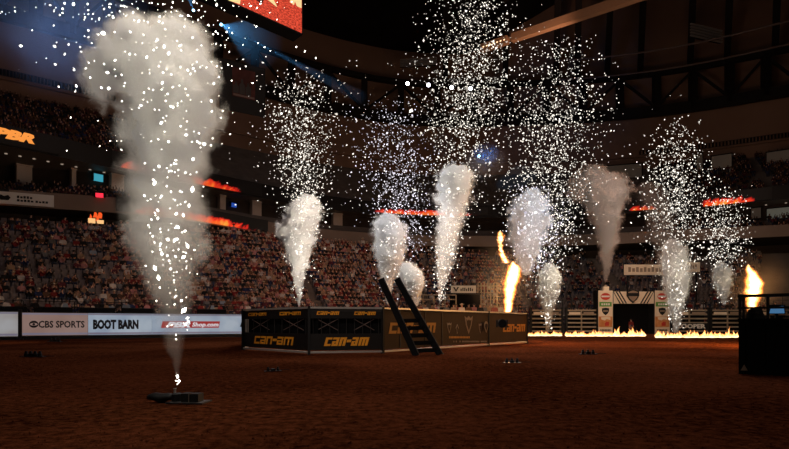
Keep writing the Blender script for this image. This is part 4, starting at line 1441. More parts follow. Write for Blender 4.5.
def fixture(loc, target, m, label, name='stage_spotlight', s=1.0, group=None):
    r = empty(name, loc)
    r.rotation_euler = (Vector(target) - Vector(loc)).to_track_quat('-Z', 'Y').to_euler()
    tag(r, label, 'spotlight', group)
    MB().lathe([(.2 * s, .9 * s), (.32 * s, .7 * s), (.36 * s, 0.0), (.38 * s, -.05 * s)], 12).build('housing', M['black'], r)
    MB().lathe([(.33 * s, -.06 * s), (.33 * s, -.07 * s)], 12).build('lens', m, r)
    MB().box(-.46 * s, -.4 * s, -.05, .05, -.0, 1.2 * s).box(.4 * s, .46 * s, -.05, .05, 0, 1.2 * s).box(-.46 * s, .46 * s, -.05, .05, 1.15 * s, 1.22 * s).build('yoke', M['black'], r)
    return r


M['whitelamp'] = mat('white_lamp', (1, 1, 1), emit=(0.88, 0.84, 1.0), strength=14)
M['bluelamp'] = mat('blue_lamp', (1, 1, 1), emit=(0.35, 0.75, 1.0), strength=6)
for m_ in ('whitelamp', 'bluelamp', 'warmlamp', 'down'):
    M[m_].cycles.emission_sampling = 'NONE'
for px, py in ((407.5, 83.5), (428.5, 85), (451.5, 87.5), (470.5, 88.5)):
    loc = P(px, py, 84)
    fixture(loc, (0, 10, 0), M['whitelamp'], 'bright white spotlight in the row of four under the roof', s=.85, group='row of four white spotlights')
spot_light('stage_spot_beam', P(440, 86, 83.0), (0, 34, 8), 34, 30000, (0.86, 0.9, 1.0), .6, .6)
bar = MB().tube(P(398, 81, 84.2), P(480, 87, 84.2), .16, 6)
tag(bar.build('lighting_bar', M['truss']), 'dark pipe carrying the row of four white spotlights', 'pipe')


def volume_mat(name, color, density, aniso=0.2):
    m = bpy.data.materials.new(name); m.use_nodes = True
    N = m.node_tree.nodes; N.remove(N['Principled BSDF'])
    s = N.new('ShaderNodeVolumeScatter'); s.inputs['Color'].default_value = (*color, 1); s.inputs['Density'].default_value = density
    s.inputs['Anisotropy'].default_value = aniso
    m.node_tree.links.new(s.outputs[0], N['Material Output'].inputs['Volume'])
    return m


M['beamhaze'] = volume_mat('beam_haze', (.8, .9, 1), 0.012, 0.0)
M['beamhaze2'] = volume_mat('beam_haze_thin', (.8, .9, 1), 0.009, 0.0)


def light_beam(px, py, D, tx, ty, TD, half, energy, label, m, col=(.12, .5, 1.0), hazed=True):
    a = P(px, py, D); b = P(tx, ty, TD)
    fx = fixture(a, b, M['bluelamp'], label, s=.36)
    spot_light('beam_spot', a + (b - a).normalized() * .3, b, math.degrees(half) * 2, energy * 9, col, .35, .05)
    if hazed:
        L = (b - a).length
        mb = MB().lathe([(math.tan(half) * L, -L), (math.tan(half) * L * .5, -L * .5), (.08, -.3)], 16)
        o = mb.build('beam_haze', m)
        o.location = a; o.rotation_euler = (b - a).to_track_quat('-Z', 'Y').to_euler()
        tag(o, 'blue haze lit in the beam of the %s' % label, 'haze', kind='stuff')


light_beam(221, 24.5, 46, 262, 44, 42, .30, 900, 'blue spotlight with the wide short beam under the scoreboard', M['beamhaze'])
light_beam(249, 38.5, 46, 362, 98, 60, .05, 2600, 'blue spotlight throwing the long thin beam', M['beamhaze'])
light_beam(273, 51, 47, 340, 88, 60, .04, 600, 'small blue spotlight halfway along the long beam', M['beamhaze2'])
light_beam(193.5, 10.5, 46, 184, -18, 42, .16, 500, 'blue spotlight beaming up past the smoke top', M['beamhaze'])

# blue-lit hazes


def soft_volume(name, label, cpx, cpy, D, wpx, hpx, depth, color, dens, scale=.5):
    c = P(cpx, cpy, D)
    a, b = wpx / F * D, hpx / F * D
    mb = MB(); prof = [(math.cos(t), math.sin(t)) for t in np.linspace(-math.pi / 2 + .02, math.pi / 2 - .02, 12)]
    mb.lathe(prof, 20)
    mb.v = [(v[0] * a, v[1] * depth, v[2] * b) for v in mb.v]
    m = bpy.data.materials.new(name + '_volume'); m.use_nodes = True
    nt = m.node_tree; N = nt.nodes; L = nt.links; N.remove(N['Principled BSDF'])
    tc = N.new('ShaderNodeTexCoord')
    mp = N.new('ShaderNodeMapping'); mp.inputs['Scale'].default_value = (1 / a, 1 / depth, 1 / b); L.new(tc.outputs['Object'], mp.inputs[0])
    ln = N.new('ShaderNodeVectorMath'); ln.operation = 'LENGTH'; L.new(mp.outputs[0], ln.inputs[0])
    mr = N.new('ShaderNodeMapRange'); mr.interpolation_type = 'SMOOTHSTEP'; mr.inputs['From Min'].default_value = 1.0; mr.inputs['From Max'].default_value = 0.1
    mr.inputs['To Min'].default_value = 0; mr.inputs['To Max'].default_value = dens
    L.new(ln.outputs['Value'], mr.inputs['Value'])
    n = N.new('ShaderNodeTexNoise'); n.inputs['Scale'].default_value = scale; n.inputs['Detail'].default_value = 3; L.new(tc.outputs['Object'], n.inputs['Vector'])
    mr2 = N.new('ShaderNodeMapRange'); mr2.inputs['From Min'].default_value = .35; mr2.inputs['From Max'].default_value = .7; mr2.inputs['To Min'].default_value = .15; mr2.inputs['To Max'].default_value = 1.2
    L.new(n.outputs['Fac'], mr2.inputs['Value'])
    mu = N.new('ShaderNodeMath'); mu.operation = 'MULTIPLY'; L.new(mr.outputs[0], mu.inputs[0]); L.new(mr2.outputs[0], mu.inputs[1])
    s = N.new('ShaderNodeVolumeScatter'); s.inputs['Color'].default_value = (*color, 1)
    L.new(mu.outputs[0], s.inputs['Density']); L.new(s.outputs[0], N['Material Output'].inputs['Volume'])
    o = mb.build(name, m, loc=c); tag(o, label, 'haze', kind='stuff')
    return c, a, b


c, a, b = soft_volume('blue_haze', 'dull blue haze high beside the big smoke plume', 60, 18, 44, 100, 85, 5, (.85, .9, 1), .10, .3)
spot_light('haze_spot', c + Vector((9, -9, -16)), c + Vector((0, 0, 3)), 56, 30000, (.22, .45, 1.0), 1.0, .5)
c, a, b = soft_volume('blue_haze', 'small blue lit haze beside the tallest far smoke plume', 487, 162, 60, 26, 20, 2.4, (.85, .9, 1), .28, .9)
spot_light('haze_spot', c + Vector((-2.5, -5, -1)), c + Vector((0, 0, 1.5)), 34, 4200, (.06, .3, 1.0), .8, .2)
fixture(P(479, 156, 66), (10, 20, 8), M['bluelamp'], 'small blue spotlight glowing beside the far smoke', s=.5)

# ------------------------------------------------------------------ smoke plumes


def plume_nodes(m, H, axis, spheres, warp, wscale, edge, seed):
    """field 0..1: distance inside a bent column of varying radius joined with spheres, edges broken by noise"""
    nt = m.node_tree; N = nt.nodes; L = nt.links
    tc = N.new('ShaderNodeTexCoord')
    n = N.new('ShaderNodeTexNoise'); n.noise_dimensions = '3D'; n.inputs['Scale'].default_value = wscale; n.inputs['Detail'].default_value = 5.0; n.inputs['Roughness'].default_value = .6
    mp = N.new('ShaderNodeMapping'); mp.inputs['Location'].default_value = (seed, seed * .7, seed * 1.3)
    L.new(tc.outputs['Object'], mp.inputs[0]); L.new(mp.outputs[0], n.inputs['Vector'])
    sb = N.new('ShaderNodeVectorMath'); sb.operation = 'SUBTRACT'; L.new(n.outputs['Color'], sb.inputs[0]); sb.inputs[1].default_value = (.5, .5, .5)
    sx0 = N.new('ShaderNodeSeparateXYZ'); L.new(tc.outputs['Object'], sx0.inputs[0])
    t0 = N.new('ShaderNodeMath'); t0.operation = 'DIVIDE'; t0.use_clamp = True; t0.inputs[1].default_value = H; L.new(sx0.outputs['Z'], t0.inputs[0])
    axis = list(axis[:-1]) + [(axis[-1][0], axis[-1][1], 0.0)]
    rmax = max(a[2] for a in axis); xm = max(max(abs(a[1]) for a in axis), 1e-3)

    def fcurve(pts):
        fc = N.new('ShaderNodeFloatCurve'); c = fc.mapping.curves[0]
        while len(c.points) > 2: c.points.remove(c.points[1])
        c.points[0].location = pts[0]; c.points[-1].location = pts[-1]
        for p in pts[1:-1]: c.points.new(*p)
        fc.mapping.update()
        return fc
    fr0 = fcurve([(a[0] / H, a[2] / rmax) for a in axis]); L.new(t0.outputs[0], fr0.inputs['Value'])
    rr0 = N.new('ShaderNodeMath'); rr0.operation = 'MULTIPLY'; rr0.inputs[1].default_value = rmax * warp; L.new(fr0.outputs[0], rr0.inputs[0])
    sc = N.new('ShaderNodeVectorMath'); sc.operation = 'SCALE'; L.new(sb.outputs[0], sc.inputs[0])
    if spheres:
        mxw = N.new('ShaderNodeMath'); mxw.operation = 'MAXIMUM'; mxw.inputs[1].default_value = rmax * warp * .55; L.new(rr0.outputs[0], mxw.inputs[0])
        # only where the spheres are: keep the stem calm
        gate_ = N.new('ShaderNodeMapRange'); gate_.inputs['From Min'].default_value = min(s[2] - s[3] for s in spheres); gate_.inputs['From Max'].default_value = gate_.inputs['From Min'].default_value + rmax * .6
        L.new(sx0.outputs['Z'], gate_.inputs['Value'])
        mxm = N.new('ShaderNodeMix'); L.new(gate_.outputs[0], mxm.inputs['Factor']); L.new(rr0.outputs[0], mxm.inputs[2]); L.new(mxw.outputs[0], mxm.inputs[3])
        L.new(mxm.outputs[0], sc.inputs['Scale'])
    else:
        L.new(rr0.outputs[0], sc.inputs['Scale'])
    pp = N.new('ShaderNodeVectorMath'); pp.operation = 'ADD'; L.new(tc.outputs['Object'], pp.inputs[0]); L.new(sc.outputs[0], pp.inputs[1])
    sx = N.new('ShaderNodeSeparateXYZ'); L.new(pp.outputs[0], sx.inputs[0])
    t = N.new('ShaderNodeMath'); t.operation = 'DIVIDE'; t.use_clamp = True; t.inputs[1].default_value = H; L.new(sx.outputs['Z'], t.inputs[0])
    fx = fcurve([(a[0] / H, .5 + .5 * a[1] / xm) for a in axis]); L.new(t.outputs[0], fx.inputs['Value'])
    fr = fcurve([(a[0] / H, a[2] / rmax) for a in axis]); L.new(t.outputs[0], fr.inputs['Value'])
    xo = N.new('ShaderNodeMath'); xo.operation = 'MULTIPLY_ADD'; xo.inputs[1].default_value = 2 * xm; xo.inputs[2].default_value = -xm; L.new(fx.outputs[0], xo.inputs[0])
    dx = N.new('ShaderNodeMath'); dx.operation = 'SUBTRACT'; L.new(sx.outputs['X'], dx.inputs[0]); L.new(xo.outputs[0], dx.inputs[1])
    cb = N.new('ShaderNodeCombineXYZ'); L.new(dx.outputs[0], cb.inputs[0]); L.new(sx.outputs['Y'], cb.inputs[1])
    ln = N.new('ShaderNodeVectorMath'); ln.operation = 'LENGTH'; L.new(cb.outputs[0], ln.inputs[0])
    rr = N.new('ShaderNodeMath'); rr.operation = 'MULTIPLY_ADD'; rr.inputs[1].default_value = rmax; rr.inputs[2].default_value = 1e-3; L.new(fr.outputs[0], rr.inputs[0])
    q = N.new('ShaderNodeMath'); q.operation = 'DIVIDE'; L.new(ln.outputs['Value'], q.inputs[0]); L.new(rr.outputs[0], q.inputs[1])
    f = N.new('ShaderNodeMath'); f.operation = 'SUBTRACT'; f.inputs[0].default_value = 1.0; L.new(q.outputs[0], f.inputs[1])
    out = f
    for (x, y, z, r) in spheres:
        d = N.new('ShaderNodeVectorMath'); d.operation = 'DISTANCE'; d.inputs[1].default_value = (x, y, z); L.new(pp.outputs[0], d.inputs[0])
        g = N.new('ShaderNodeMath'); g.operation = 'MULTIPLY_ADD'; g.inputs[1].default_value = -1 / r; g.inputs[2].default_value = 1.0; L.new(d.outputs['Value'], g.inputs[0])
        mx = N.new('ShaderNodeMath'); mx.operation = 'SMOOTH_MAX'; mx.inputs[2].default_value = .15; L.new(out.outputs[0], mx.inputs[0]); L.new(g.outputs[0], mx.inputs[1])
        out = mx
    mr = N.new('ShaderNodeMapRange'); mr.interpolation_type = 'SMOOTHSTEP'; mr.inputs['From Min'].default_value = 0.0; mr.inputs['From Max'].default_value = edge
    L.new(out.outputs[0], mr.inputs['Value'])
    return mr.outputs[0], t0.outputs[0], n, fcurve


def hull(name, H, axis, spheres, grow, m, voxel):
    """closed skin a little outside the visible body"""
    bm = bmesh.new()
    seg = 14; rings = []
    zz = np.linspace(axis[0][0], axis[-1][0], 26)
    X = np.interp(zz, [a[0] for a in axis], [a[1] for a in axis]); R = np.interp(zz, [a[0] for a in axis], [a[2] for a in axis])
    for z, x, r in zip(zz, X, R):
        rings.append([bm.verts.new((x + max(r * grow, .01) * math.cos(2 * math.pi * k / seg), max(r * grow, .01) * math.sin(2 * math.pi * k / seg), z)) for k in range(seg)])
    for a, b in zip(rings[:-1], rings[1:]):
        for k in range(seg): bm.faces.new((a[k], a[(k + 1) % seg], b[(k + 1) % seg], b[k]))
    bm.faces.new(rings[0][::-1]); bm.faces.new(rings[-1])
    for (x, y, z, r) in spheres:
        bmesh.ops.create_icosphere(bm, subdivisions=2, radius=r * grow, matrix=Matrix.Translation((x, y, z)))
    me = bpy.data.meshes.new(name); bm.to_mesh(me); bm.free()
    o = bpy.data.objects.new(name, me); COL.objects.link(o)
    if spheres:
        md = o.modifiers.new('remesh', 'REMESH'); md.mode = 'VOXEL'; md.voxel_size = voxel
        bpy.context.view_layer.update()
        me2 = bpy.data.meshes.new_from_object(o.evaluated_get(bpy.context.evaluated_depsgraph_get()))
        o.modifiers.clear(); o.data = me2; bpy.data.meshes.remove(me); me2.name = name
    o.data.materials.clear(); o.data.materials.append(m)
    return o


def plume(label, D, pts, spheres=(), color=(.86, .84, .80), dens=6.0, dens_curve=None, warp=1.7, wscale=2.6, edge=.5, lights=(), seed=0.0, name='smoke_plume', aniso=0.1, grow=1.42):
    """pts: (px, py, half width px) from the foot up"""
    base = P(pts[0][0], pts[0][1], D)
    axis = []
    for px, py, hw in pts:
        q = P(px, py, D); axis.append((q.z - base.z, q.x - base.x, hw / F * D))
    H = axis[-1][0]
    S = [((P(px, py, D).x - base.x), dy / F * D, P(px, py, D).z - base.z, rp / F * D) for px, py, dy, rp in spheres]
    rmean = max(a[2] for a in axis)
    m = bpy.data.materials.new(name + '_volume'); m.use_nodes = True
    nt = m.node_tree; N = nt.nodes; L = nt.links; N.remove(N['Principled BSDF'])
    f, t, noise, fcurve = plume_nodes(m, H, axis, S, warp, wscale / rmean, edge, seed)
    mu = N.new('ShaderNodeMath'); mu.operation = 'MULTIPLY'; mu.inputs[1].default_value = 2.2 * dens / rmean; L.new(f, mu.inputs[0])
    last = mu.outputs[0]
    if dens_curve:
        fc = fcurve([((zat(py, D) - base.z) / H, v) for py, v in dens_curve]); L.new(t, fc.inputs['Value'])
        m2 = N.new('ShaderNodeMath'); m2.operation = 'MULTIPLY'; L.new(last, m2.inputs[0]); L.new(fc.outputs[0], m2.inputs[1]); last = m2.outputs[0]
    s = N.new('ShaderNodeVolumeScatter'); s.inputs['Color'].default_value = (*color, 1); s.inputs['Anisotropy'].default_value = aniso
    L.new(last, s.inputs['Density']); L.new(s.outputs[0], N['Material Output'].inputs['Volume'])
    o = hull(name, H, axis, S, grow, m, rmean * .22)
    o.location = base
    tag(o, label, 'smoke', kind='stuff')
    for px, py, dy, e, col in lights:
        q = P(px, py, D); q.y += dy / F * D
        point_light('plume_lamp', q, e * LK, col, .04 * D / 8)
    return o


WARM = (1.0, .90, .76)
LK = 0.60        # output of the lamps by the plumes, mostly for spark light
COOL = (.92, .95, 1.0)
EM = 1.0
# the near plume
plume('tall cream smoke plume with a curling crown rising from the near spark fountain', 8.05,
      [(178, 388, 1.5), (177, 372, 3.5), (175, 352, 8), (174, 335, 13), (172, 310, 22), (170, 285, 30), (168, 262, 36), (166, 235, 42), (166, 205, 44), (167, 175, 45), (168, 145, 48), (170, 115, 50), (170, 88, 50), (166, 62, 44), (160, 40, 34), (156, 22, 14)],
      spheres=((145, 50, 0, 38), (112, 66, 0, 32), (100, 86, -4, 22), (178, 44, 4, 32), (190, 66, 0, 30), (150, 72, -10, 38), (198, 246, 0, 19), (132, 236, 6, 20)),
      color=(.93, .88, .78), dens=4.2, dens_curve=[(388, .25), (352, .12), (310, .09), (250, .17), (215, .24), (170, .38), (130, .7), (100, 1), (10, 1)],
      warp=1.5, wscale=2.4, edge=.6, seed=2.3,
      lights=((200, 205, -75, 58, WARM), (240, 95, -80, 112, WARM), (190, -15, -85, 140, WARM), (130, 30, -130, 70, WARM), (180, 265, -60, 30, WARM)))
# far plumes
plume('bright puffy smoke plume over the left end of the black cage'.replace('left end', 'lettered front'), 34,
      [(299, 308, 1.2), (299, 295, 3), (299, 275, 7), (299, 255, 12), (300, 235, 17), (303, 215, 18), (306, 202, 14), (308, 194, 6)],
      spheres=((308, 210, 0, 15), (288, 232, 0, 13), (284, 226, 0, 9), (301, 238, 0, 15)), color=(.93, .90, .85), dens=7, seed=9.1,
      lights=((318, 205, -36, 1000, WARM), (308, 262, -28, 420, WARM)))
plume('rounded smoke plume standing behind the leaning ladder', 30,
      [(388, 306, 2), (388, 290, 5), (389, 270, 12), (390, 250, 17), (390, 232, 18), (388, 220, 14), (386, 213, 6)],
      spheres=((387, 230, 0, 16), (392, 250, 0, 15)), color=(.88, .87, .82), dens=3, seed=15.2, lights=((402, 215, -36, 560, COOL),))
plume('small smoke puff beside the leaning ladder', 29,
      [(416, 306, 2.5), (416, 296, 6), (414, 285, 12), (411, 275, 14), (408, 266, 9), (407, 261, 3)], spheres=((410, 276, 0, 13),), color=(.86, .82, .76), dens=2.4, seed=21.0, lights=((420, 262, -26, 200, WARM),))
plume('tall slender smoke plume rising from the nozzle on the cage rim', 27,
      [(440, 306, .8), (440, 297, 2), (442, 280, 6), (445, 260, 11), (448, 235, 14), (451, 215, 16), (453, 195, 19), (455, 178, 18), (456, 168, 11), (457, 163, 4)],
      spheres=((455, 182, 0, 19), (448, 240, 0, 12)), color=(.90, .88, .84), dens=4.2, dens_curve=[(306, .6), (270, .12), (230, .16), (205, .3), (190, .9), (163, 1)], seed=29.4,
      lights=((470, 165, -38, 520, WARM), (458, 235, -30, 260, WARM)))
plume('pale bluish smoke plume wrapped in the densest sparks', 41,
      [(527, 275, 5), (527, 258, 12), (527, 240, 18), (528, 222, 21), (529, 205, 19), (531, 195, 13), (532, 188, 5)],
      spheres=((529, 210, 0, 19), (527, 235, 0, 18), (538, 222, 0, 14)), color=(.80, .88, 1.0), dens=2.4, seed=33.8, lights=((540, 200, -38, 900, (.72, .86, 1.0)), (528, 245, -30, 260, COOL)))
plume('small cream smoke puff in front of the steel chute gates', 56,
      [(548, 335, 1), (548, 322, 3.5), (548, 305, 8), (549, 290, 11.5), (549, 277, 12), (549, 268, 8), (549, 262, 3)], spheres=((549, 280, 0, 12), (545, 290, 0, 9)), color=(.92, .86, .78), dens=2.8, dens_curve=[(335, .3), (310, .5), (290, 1), (262, 1)], seed=41.5,
      lights=((556, 270, -24, 900, (1, .86, .66)),))
plume('brownish smoke column leaning up from the arch nozzle', 63.4,
      [(605.5, 284, 1.5), (606, 274, 4), (607, 260, 7), (608, 243, 11), (607, 225, 15), (605, 210, 19), (600, 195, 24), (596, 182, 24), (592, 173, 16), (590, 166, 6)],
      spheres=((614, 195, 0, 18), (585, 186, 0, 18), (592, 180, 0, 15), (618, 184, 0, 12)), color=(.74, .52, .43), dens=3.6, seed=47.0, lights=((612, 185, -60, 2300, (1, .70, .56)), (610, 245, -40, 380, (1, .70, .56))))  # added lamps brighten this column, which has no sparks
plume('tall cream smoke plume beside the ivory arch', 58,
      [(676, 334, 2.5), (676, 318, 6), (676, 300, 10), (676, 282, 13), (675, 265, 14), (674, 250, 12), (673, 243, 8), (673, 238, 3)], spheres=((674, 258, 0, 13), (677, 280, 0, 13)), color=(.92, .86, .78), dens=4, dens_curve=[(334, .6), (300, .7), (270, 1), (238, 1)], seed=53.3,
      lights=((675, 268, -26, 560, (1, .88, .70)), (676, 300, -20, 160, (1, .88, .70))))
plume('small tan smoke puff above the gate by the platform', 62,
      [(724, 306, 1.5), (724, 296, 5), (723, 284, 9), (722, 274, 10), (721, 266, 6), (720, 261, 2)], spheres=((722, 276, 0, 10),), color=(.82, .72, .62), dens=3, seed=59.9, lights=((722, 280, -20, 240, (1, .82, .6)),))
plume('thin brown smoke drifting above the tall plume beside the arch', 66,
      [(664, 262, 6), (664, 245, 12), (662, 225, 15), (656, 205, 16), (650, 190, 14), (648, 182, 5)], color=(.55, .42, .36), dens=.45, wscale=1.3, seed=66.0)

# ------------------------------------------------------------------ sparks


def spark_mat(name, col, lo, hi):
    m = bpy.data.materials.new(name); m.use_nodes = True
    nt = m.node_tree; N = nt.nodes; L = nt.links; N.remove(N['Principled BSDF'])
    g = N.new('ShaderNodeNewGeometry')
    mr = N.new('ShaderNodeMapRange'); mr.inputs['To Min'].default_value = lo; mr.inputs['To Max'].default_value = hi; L.new(g.outputs['Random Per Island'], mr.inputs['Value'])
    e = N.new('ShaderNodeEmission'); e.inputs['Color'].default_value = (*col, 1); L.new(mr.outputs[0], e.inputs['Strength'])
    L.new(e.outputs[0], N['Material Output'].inputs['Surface'])
    m.cycles.emission_sampling = 'NONE'
    return m


M['spark'] = spark_mat('spark_warm_white', (1.0, .92, .80), .35, 2.4)
M['sparkcool'] = spark_mat('spark_lilac_white', (.94, .89, 1.0), .3, 2.0)
M['sparknear'] = spark_mat('spark_near', (1.0, .93, .80), 2, 12)
OCT_V = np.array([(1, 0, 0), (-1, 0, 0), (0, 1, 0), (0, -1, 0), (0, 0, 1), (0, 0, -1)], float)
OCT_F = np.array([(0, 2, 4), (2, 1, 4), (1, 3, 4), (3, 0, 4), (2, 0, 5), (1, 2, 5), (3, 1, 5), (0, 3, 5)])


def sparks(label, D, prof, n, m, size=.40, sigma=.35, front=None, name='spark_shower', spread=.5, streak=.35):
    """prof: (py, cx, half width, weight); a round shower about its axis at depth D"""
    prof = sorted(prof)
    py = np.array([p[0] for p in prof], float); cx = np.array([p[1] for p in prof], float); hw = np.array([p[2] for p in prof], float); w = np.array([p[3] for p in prof], float)
    g = np.linspace(py[0], py[-1], 400); gw = np.interp(g, py, w); cdf = np.cumsum(gw); cdf /= cdf[-1]
    y = np.interp(rng.random(n), cdf, g) + rng.normal(0, 1.2, n)
    h = np.interp(y, py, hw); c = np.interp(y, py, cx)
    ax = rng.normal(0, spread, n) * h; ay = rng.normal(0, spread, n) * h
    if front is not None: ay = -np.abs(ay) * .4 - front * h
    Dd = D + ay / F * D
    px = c + ax
    X = (px - CX) / F * Dd; Z = EYE + (HY - y) / F * Dd
    s = size / F * D * np.exp(rng.normal(0, sigma, n))
    el = 1 + streak * rng.random(n) * 2.2
    # streaks point roughly along the flight: outward and up
    dirx = rng.normal(0, .6, n) + ax / np.maximum(h, 1) * .5; dirz = rng.normal(.6, .6, n)
    nn = np.hypot(dirx, dirz) + 1e-6; dirx /= nn; dirz /= nn
    V = np.empty((n, 6, 3))
    u = np.stack([dirx, np.zeros(n), dirz], 1); v = np.stack([-dirz, np.zeros(n), dirx], 1); t = np.tile(np.array([0, 1.0, 0]), (n, 1))
    cen = np.stack([X, Dd, Z], 1)
    for k, (a, b, cc) in enumerate(OCT_V):
        V[:, k] = cen + s[:, None] * (a * u * el[:, None] + b * v + cc * t)
    Fc = (OCT_F[None] + (np.arange(n) * 6)[:, None, None]).reshape(-1, 3)
    V = V.reshape(-1, 3)
    base = np.array([xat(c[0], D), D, EYE + (HY - prof[-1][0]) / F * D]); V = V - base
    me = bpy.data.meshes.new(name)
    me.vertices.add(len(V)); me.vertices.foreach_set('co', V.ravel())
    me.loops.add(Fc.size); me.loops.foreach_set('vertex_index', Fc.ravel().astype(np.int32))
    me.polygons.add(len(Fc)); me.polygons.foreach_set('loop_start', np.arange(0, Fc.size, 3, dtype=np.int32))
    me.materials.append(m); me.update(calc_edges=True)
    o = bpy.data.objects.new(name, me); o.location = base; COL.objects.link(o)
    tag(o, label, 'sparks', kind='stuff')
    return o


sparks('big white sparks glowing on the near cream smoke plume', 8.05, [(15, 160, 45, .6), (60, 165, 55, .8), (120, 178, 42, 1.0), (180, 172, 36, 1.5), (230, 172, 34, 1.7), (270, 170, 26, 1.5), (310, 172, 20, .8), (340, 177, 9, .25)], 230, M['sparknear'], .6, .5, front=1.12)
sparks('bright glints just above the nozzle of the near spark fountain', 8.05, [(368, 177, 3, .3), (376, 177.5, 2.2, 1), (386, 178, 1, 1)], 6, M['sparknear'], .8, .4, front=.8)
sparks('scattered white sparks flying high around the near smoke crown', 8.2, [(-20, 160, 130, 1.4), (20, 150, 110, 1.4), (60, 160, 100, .9), (100, 170, 85, .5), (150, 170, 70, .3)], 470, M['sparknear'], .52, .42, spread=.62)
sparks('fine white spark shower over the lettered cage front', 34, [(68, 298, 36, .12), (90, 299, 36, .8), (120, 300, 38, 1.2), (155, 300, 34, 1.3), (185, 303, 26, 1.1), (215, 306, 24, .5), (260, 303, 18, .2), (305, 299, 3, .12)], 1800, M['spark'])
sparks('lilac tinted spark shower behind the leaning ladder', 31, [(100, 390, 44, .2), (130, 391, 40, .8), (165, 394, 38, 1.2), (200, 398, 34, 1.3), (235, 405, 28, .8), (265, 398, 26, .3), (300, 395, 22, .12)], 1600, M['sparkcool'], .38)
sparks('tall white spark shower reaching to the roof over the cage rim', 28, [(-15, 478, 44, .5), (20, 475, 46, .9), (60, 470, 48, 1.3), (100, 468, 46, 1.4), (135, 462, 40, .9), (170, 458, 34, .5), (230, 450, 22, .3), (300, 441, 5, .3)], 3000, M['spark'], .40)
sparks('widest dense spark shower between the cage and the chute gates', 42, [(35, 560, 40, .25), (75, 558, 48, .8), (120, 556, 50, 1.3), (160, 553, 46, 1.3), (200, 550, 44, 1.5), (240, 545, 36, 1.5), (270, 540, 26, .5), (300, 545, 20, .1)], 3000, M['spark'], .40)
sparks('bluish sparks crowding the pale smoke beside the widest shower', 40, [(185, 535, 26, .6), (215, 540, 30, 1.3), (245, 540, 28, 1.2), (272, 535, 18, .3)], 520, M['sparkcool'], .48)
sparks('white spark shower above the tall plume beside the arch', 58.5, [(118, 678, 20, .12), (145, 677, 32, .7), (180, 676, 36, 1.2), (215, 676, 36, 1.4), (245, 677, 28, .8), (290, 676, 14, .4), (330, 676, 7, .2)], 1900, M['spark'], .40)
sparks('small white spark shower above the gate by the platform', 62, [(188, 726, 24, .25), (215, 724, 26, 1.1), (245, 724, 26, 1.2), (275, 723, 14, .4), (305, 724, 4, .2)], 850, M['spark'], .38)
sparks('few sparks in the small puff before the steel gates', 55, [(258, 549, 14, .5), (285, 549, 11, .5), (330, 548, 4, .5)], 90, M['spark'], .38)
sparks('loose sparks drifting between the far spark showers', 45, [(60, 430, 190, .4), (110, 440, 200, 1), (160, 440, 200, 1), (210, 440, 170, .6)], 420, M['spark'], .38, spread=.55)

for lab, D, prof, n, sz in (
        ('sparks glinting on the bright puffy plume over the cage', 33.4, [(196, 307, 10, .4), (225, 302, 18, 1), (260, 299, 11, 1), (300, 299, 3, .5)], 150, .5),
        ('sparks glinting on the rounded plume behind the ladder', 29.6, [(215, 388, 12, .4), (240, 390, 17, 1), (275, 389, 11, 1), (300, 388, 4, .4)], 130, .45),
        ('sparks glinting on the small puff beside the ladder', 28.7, [(264, 409, 8, .5), (282, 412, 13, 1), (302, 415, 5, .5)], 50, .42),
        ('sparks glinting on the slender plume above the cage rim', 26.7, [(170, 456, 12, .5), (210, 452, 18, 1), (250, 447, 13, 1.3), (285, 442, 7, 1)], 170, .5),
        ('sparks glinting on the small puff before the gates', 55.3, [(266, 549, 9, .5), (290, 549, 11, 1), (325, 548, 4, .6)], 70, .45),
        ('sparks glinting on the tall plume beside the arch', 57.2, [(242, 674, 10, .5), (275, 676, 13, 1), (320, 676, 7, 1)], 120, .5)):
    sparks(lab, D, prof, n, M['spark'], sz, .4, front=1.05)
sparks('lone embers hanging in the dark near the crown of the near smoke plume', 8.0, [(88, 131, 6, 1), (98, 132, 5, 1)], 16, M['spark'], .4, .3)

# ------------------------------------------------------------------ flames


def flame_vol(name, label, D, pts, seed, strength=1.0, core=.75, light=None, warp=1.1, wscale=1.6):
    base = P(pts[0][0], pts[0][1], D); axis = []
    for px, py, hw in pts:
        q = P(px, py, D); axis.append((q.z - base.z, q.x - base.x, hw / F * D))
    H = axis[-1][0]; rm = max(a[2] for a in axis)
    m = bpy.data.materials.new(name + '_volume'); m.use_nodes = True
    nt = m.node_tree; N = nt.nodes; L = nt.links; N.remove(N['Principled BSDF'])
    f, t, noise, fcurve = plume_nodes(m, H, axis, (), warp, wscale / rm, .9, seed)
    r = N.new('ShaderNodeValToRGB'); e = r.color_ramp.elements
    e[0].position = 0.0; e[0].color = (0, 0, 0, 1)
    e[1].position = 1.0; e[1].color = (1.0, .78, .36, 1)
    x = e.new(.12); x.color = (.40, .07, .008, 1)
    x = e.new(.45); x.color = (1.0, .34, .06, 1)
    L.new(f, r.inputs['Fac'])
    em = N.new('ShaderNodeEmission'); L.new(r.outputs['Color'], em.inputs['Color'])
    st = N.new('ShaderNodeMath'); st.operation = 'MULTIPLY'; st.inputs[1].default_value = strength / rm; L.new(f, st.inputs[0])
    L.new(st.outputs[0], em.inputs['Strength']); L.new(em.outputs[0], N['Material Output'].inputs['Volume'])
    o = hull(name, H, axis, (), 1.3, m, rm * .2); o.location = base
    tag(o, label, 'flame')
    if light:
        for (px, py, e_) in light:
            q = P(px, py, D - 1.0 * rm - .3)
            point_light('flame_glow', q, e_, (1.0, .46, .14), .4)
    return o


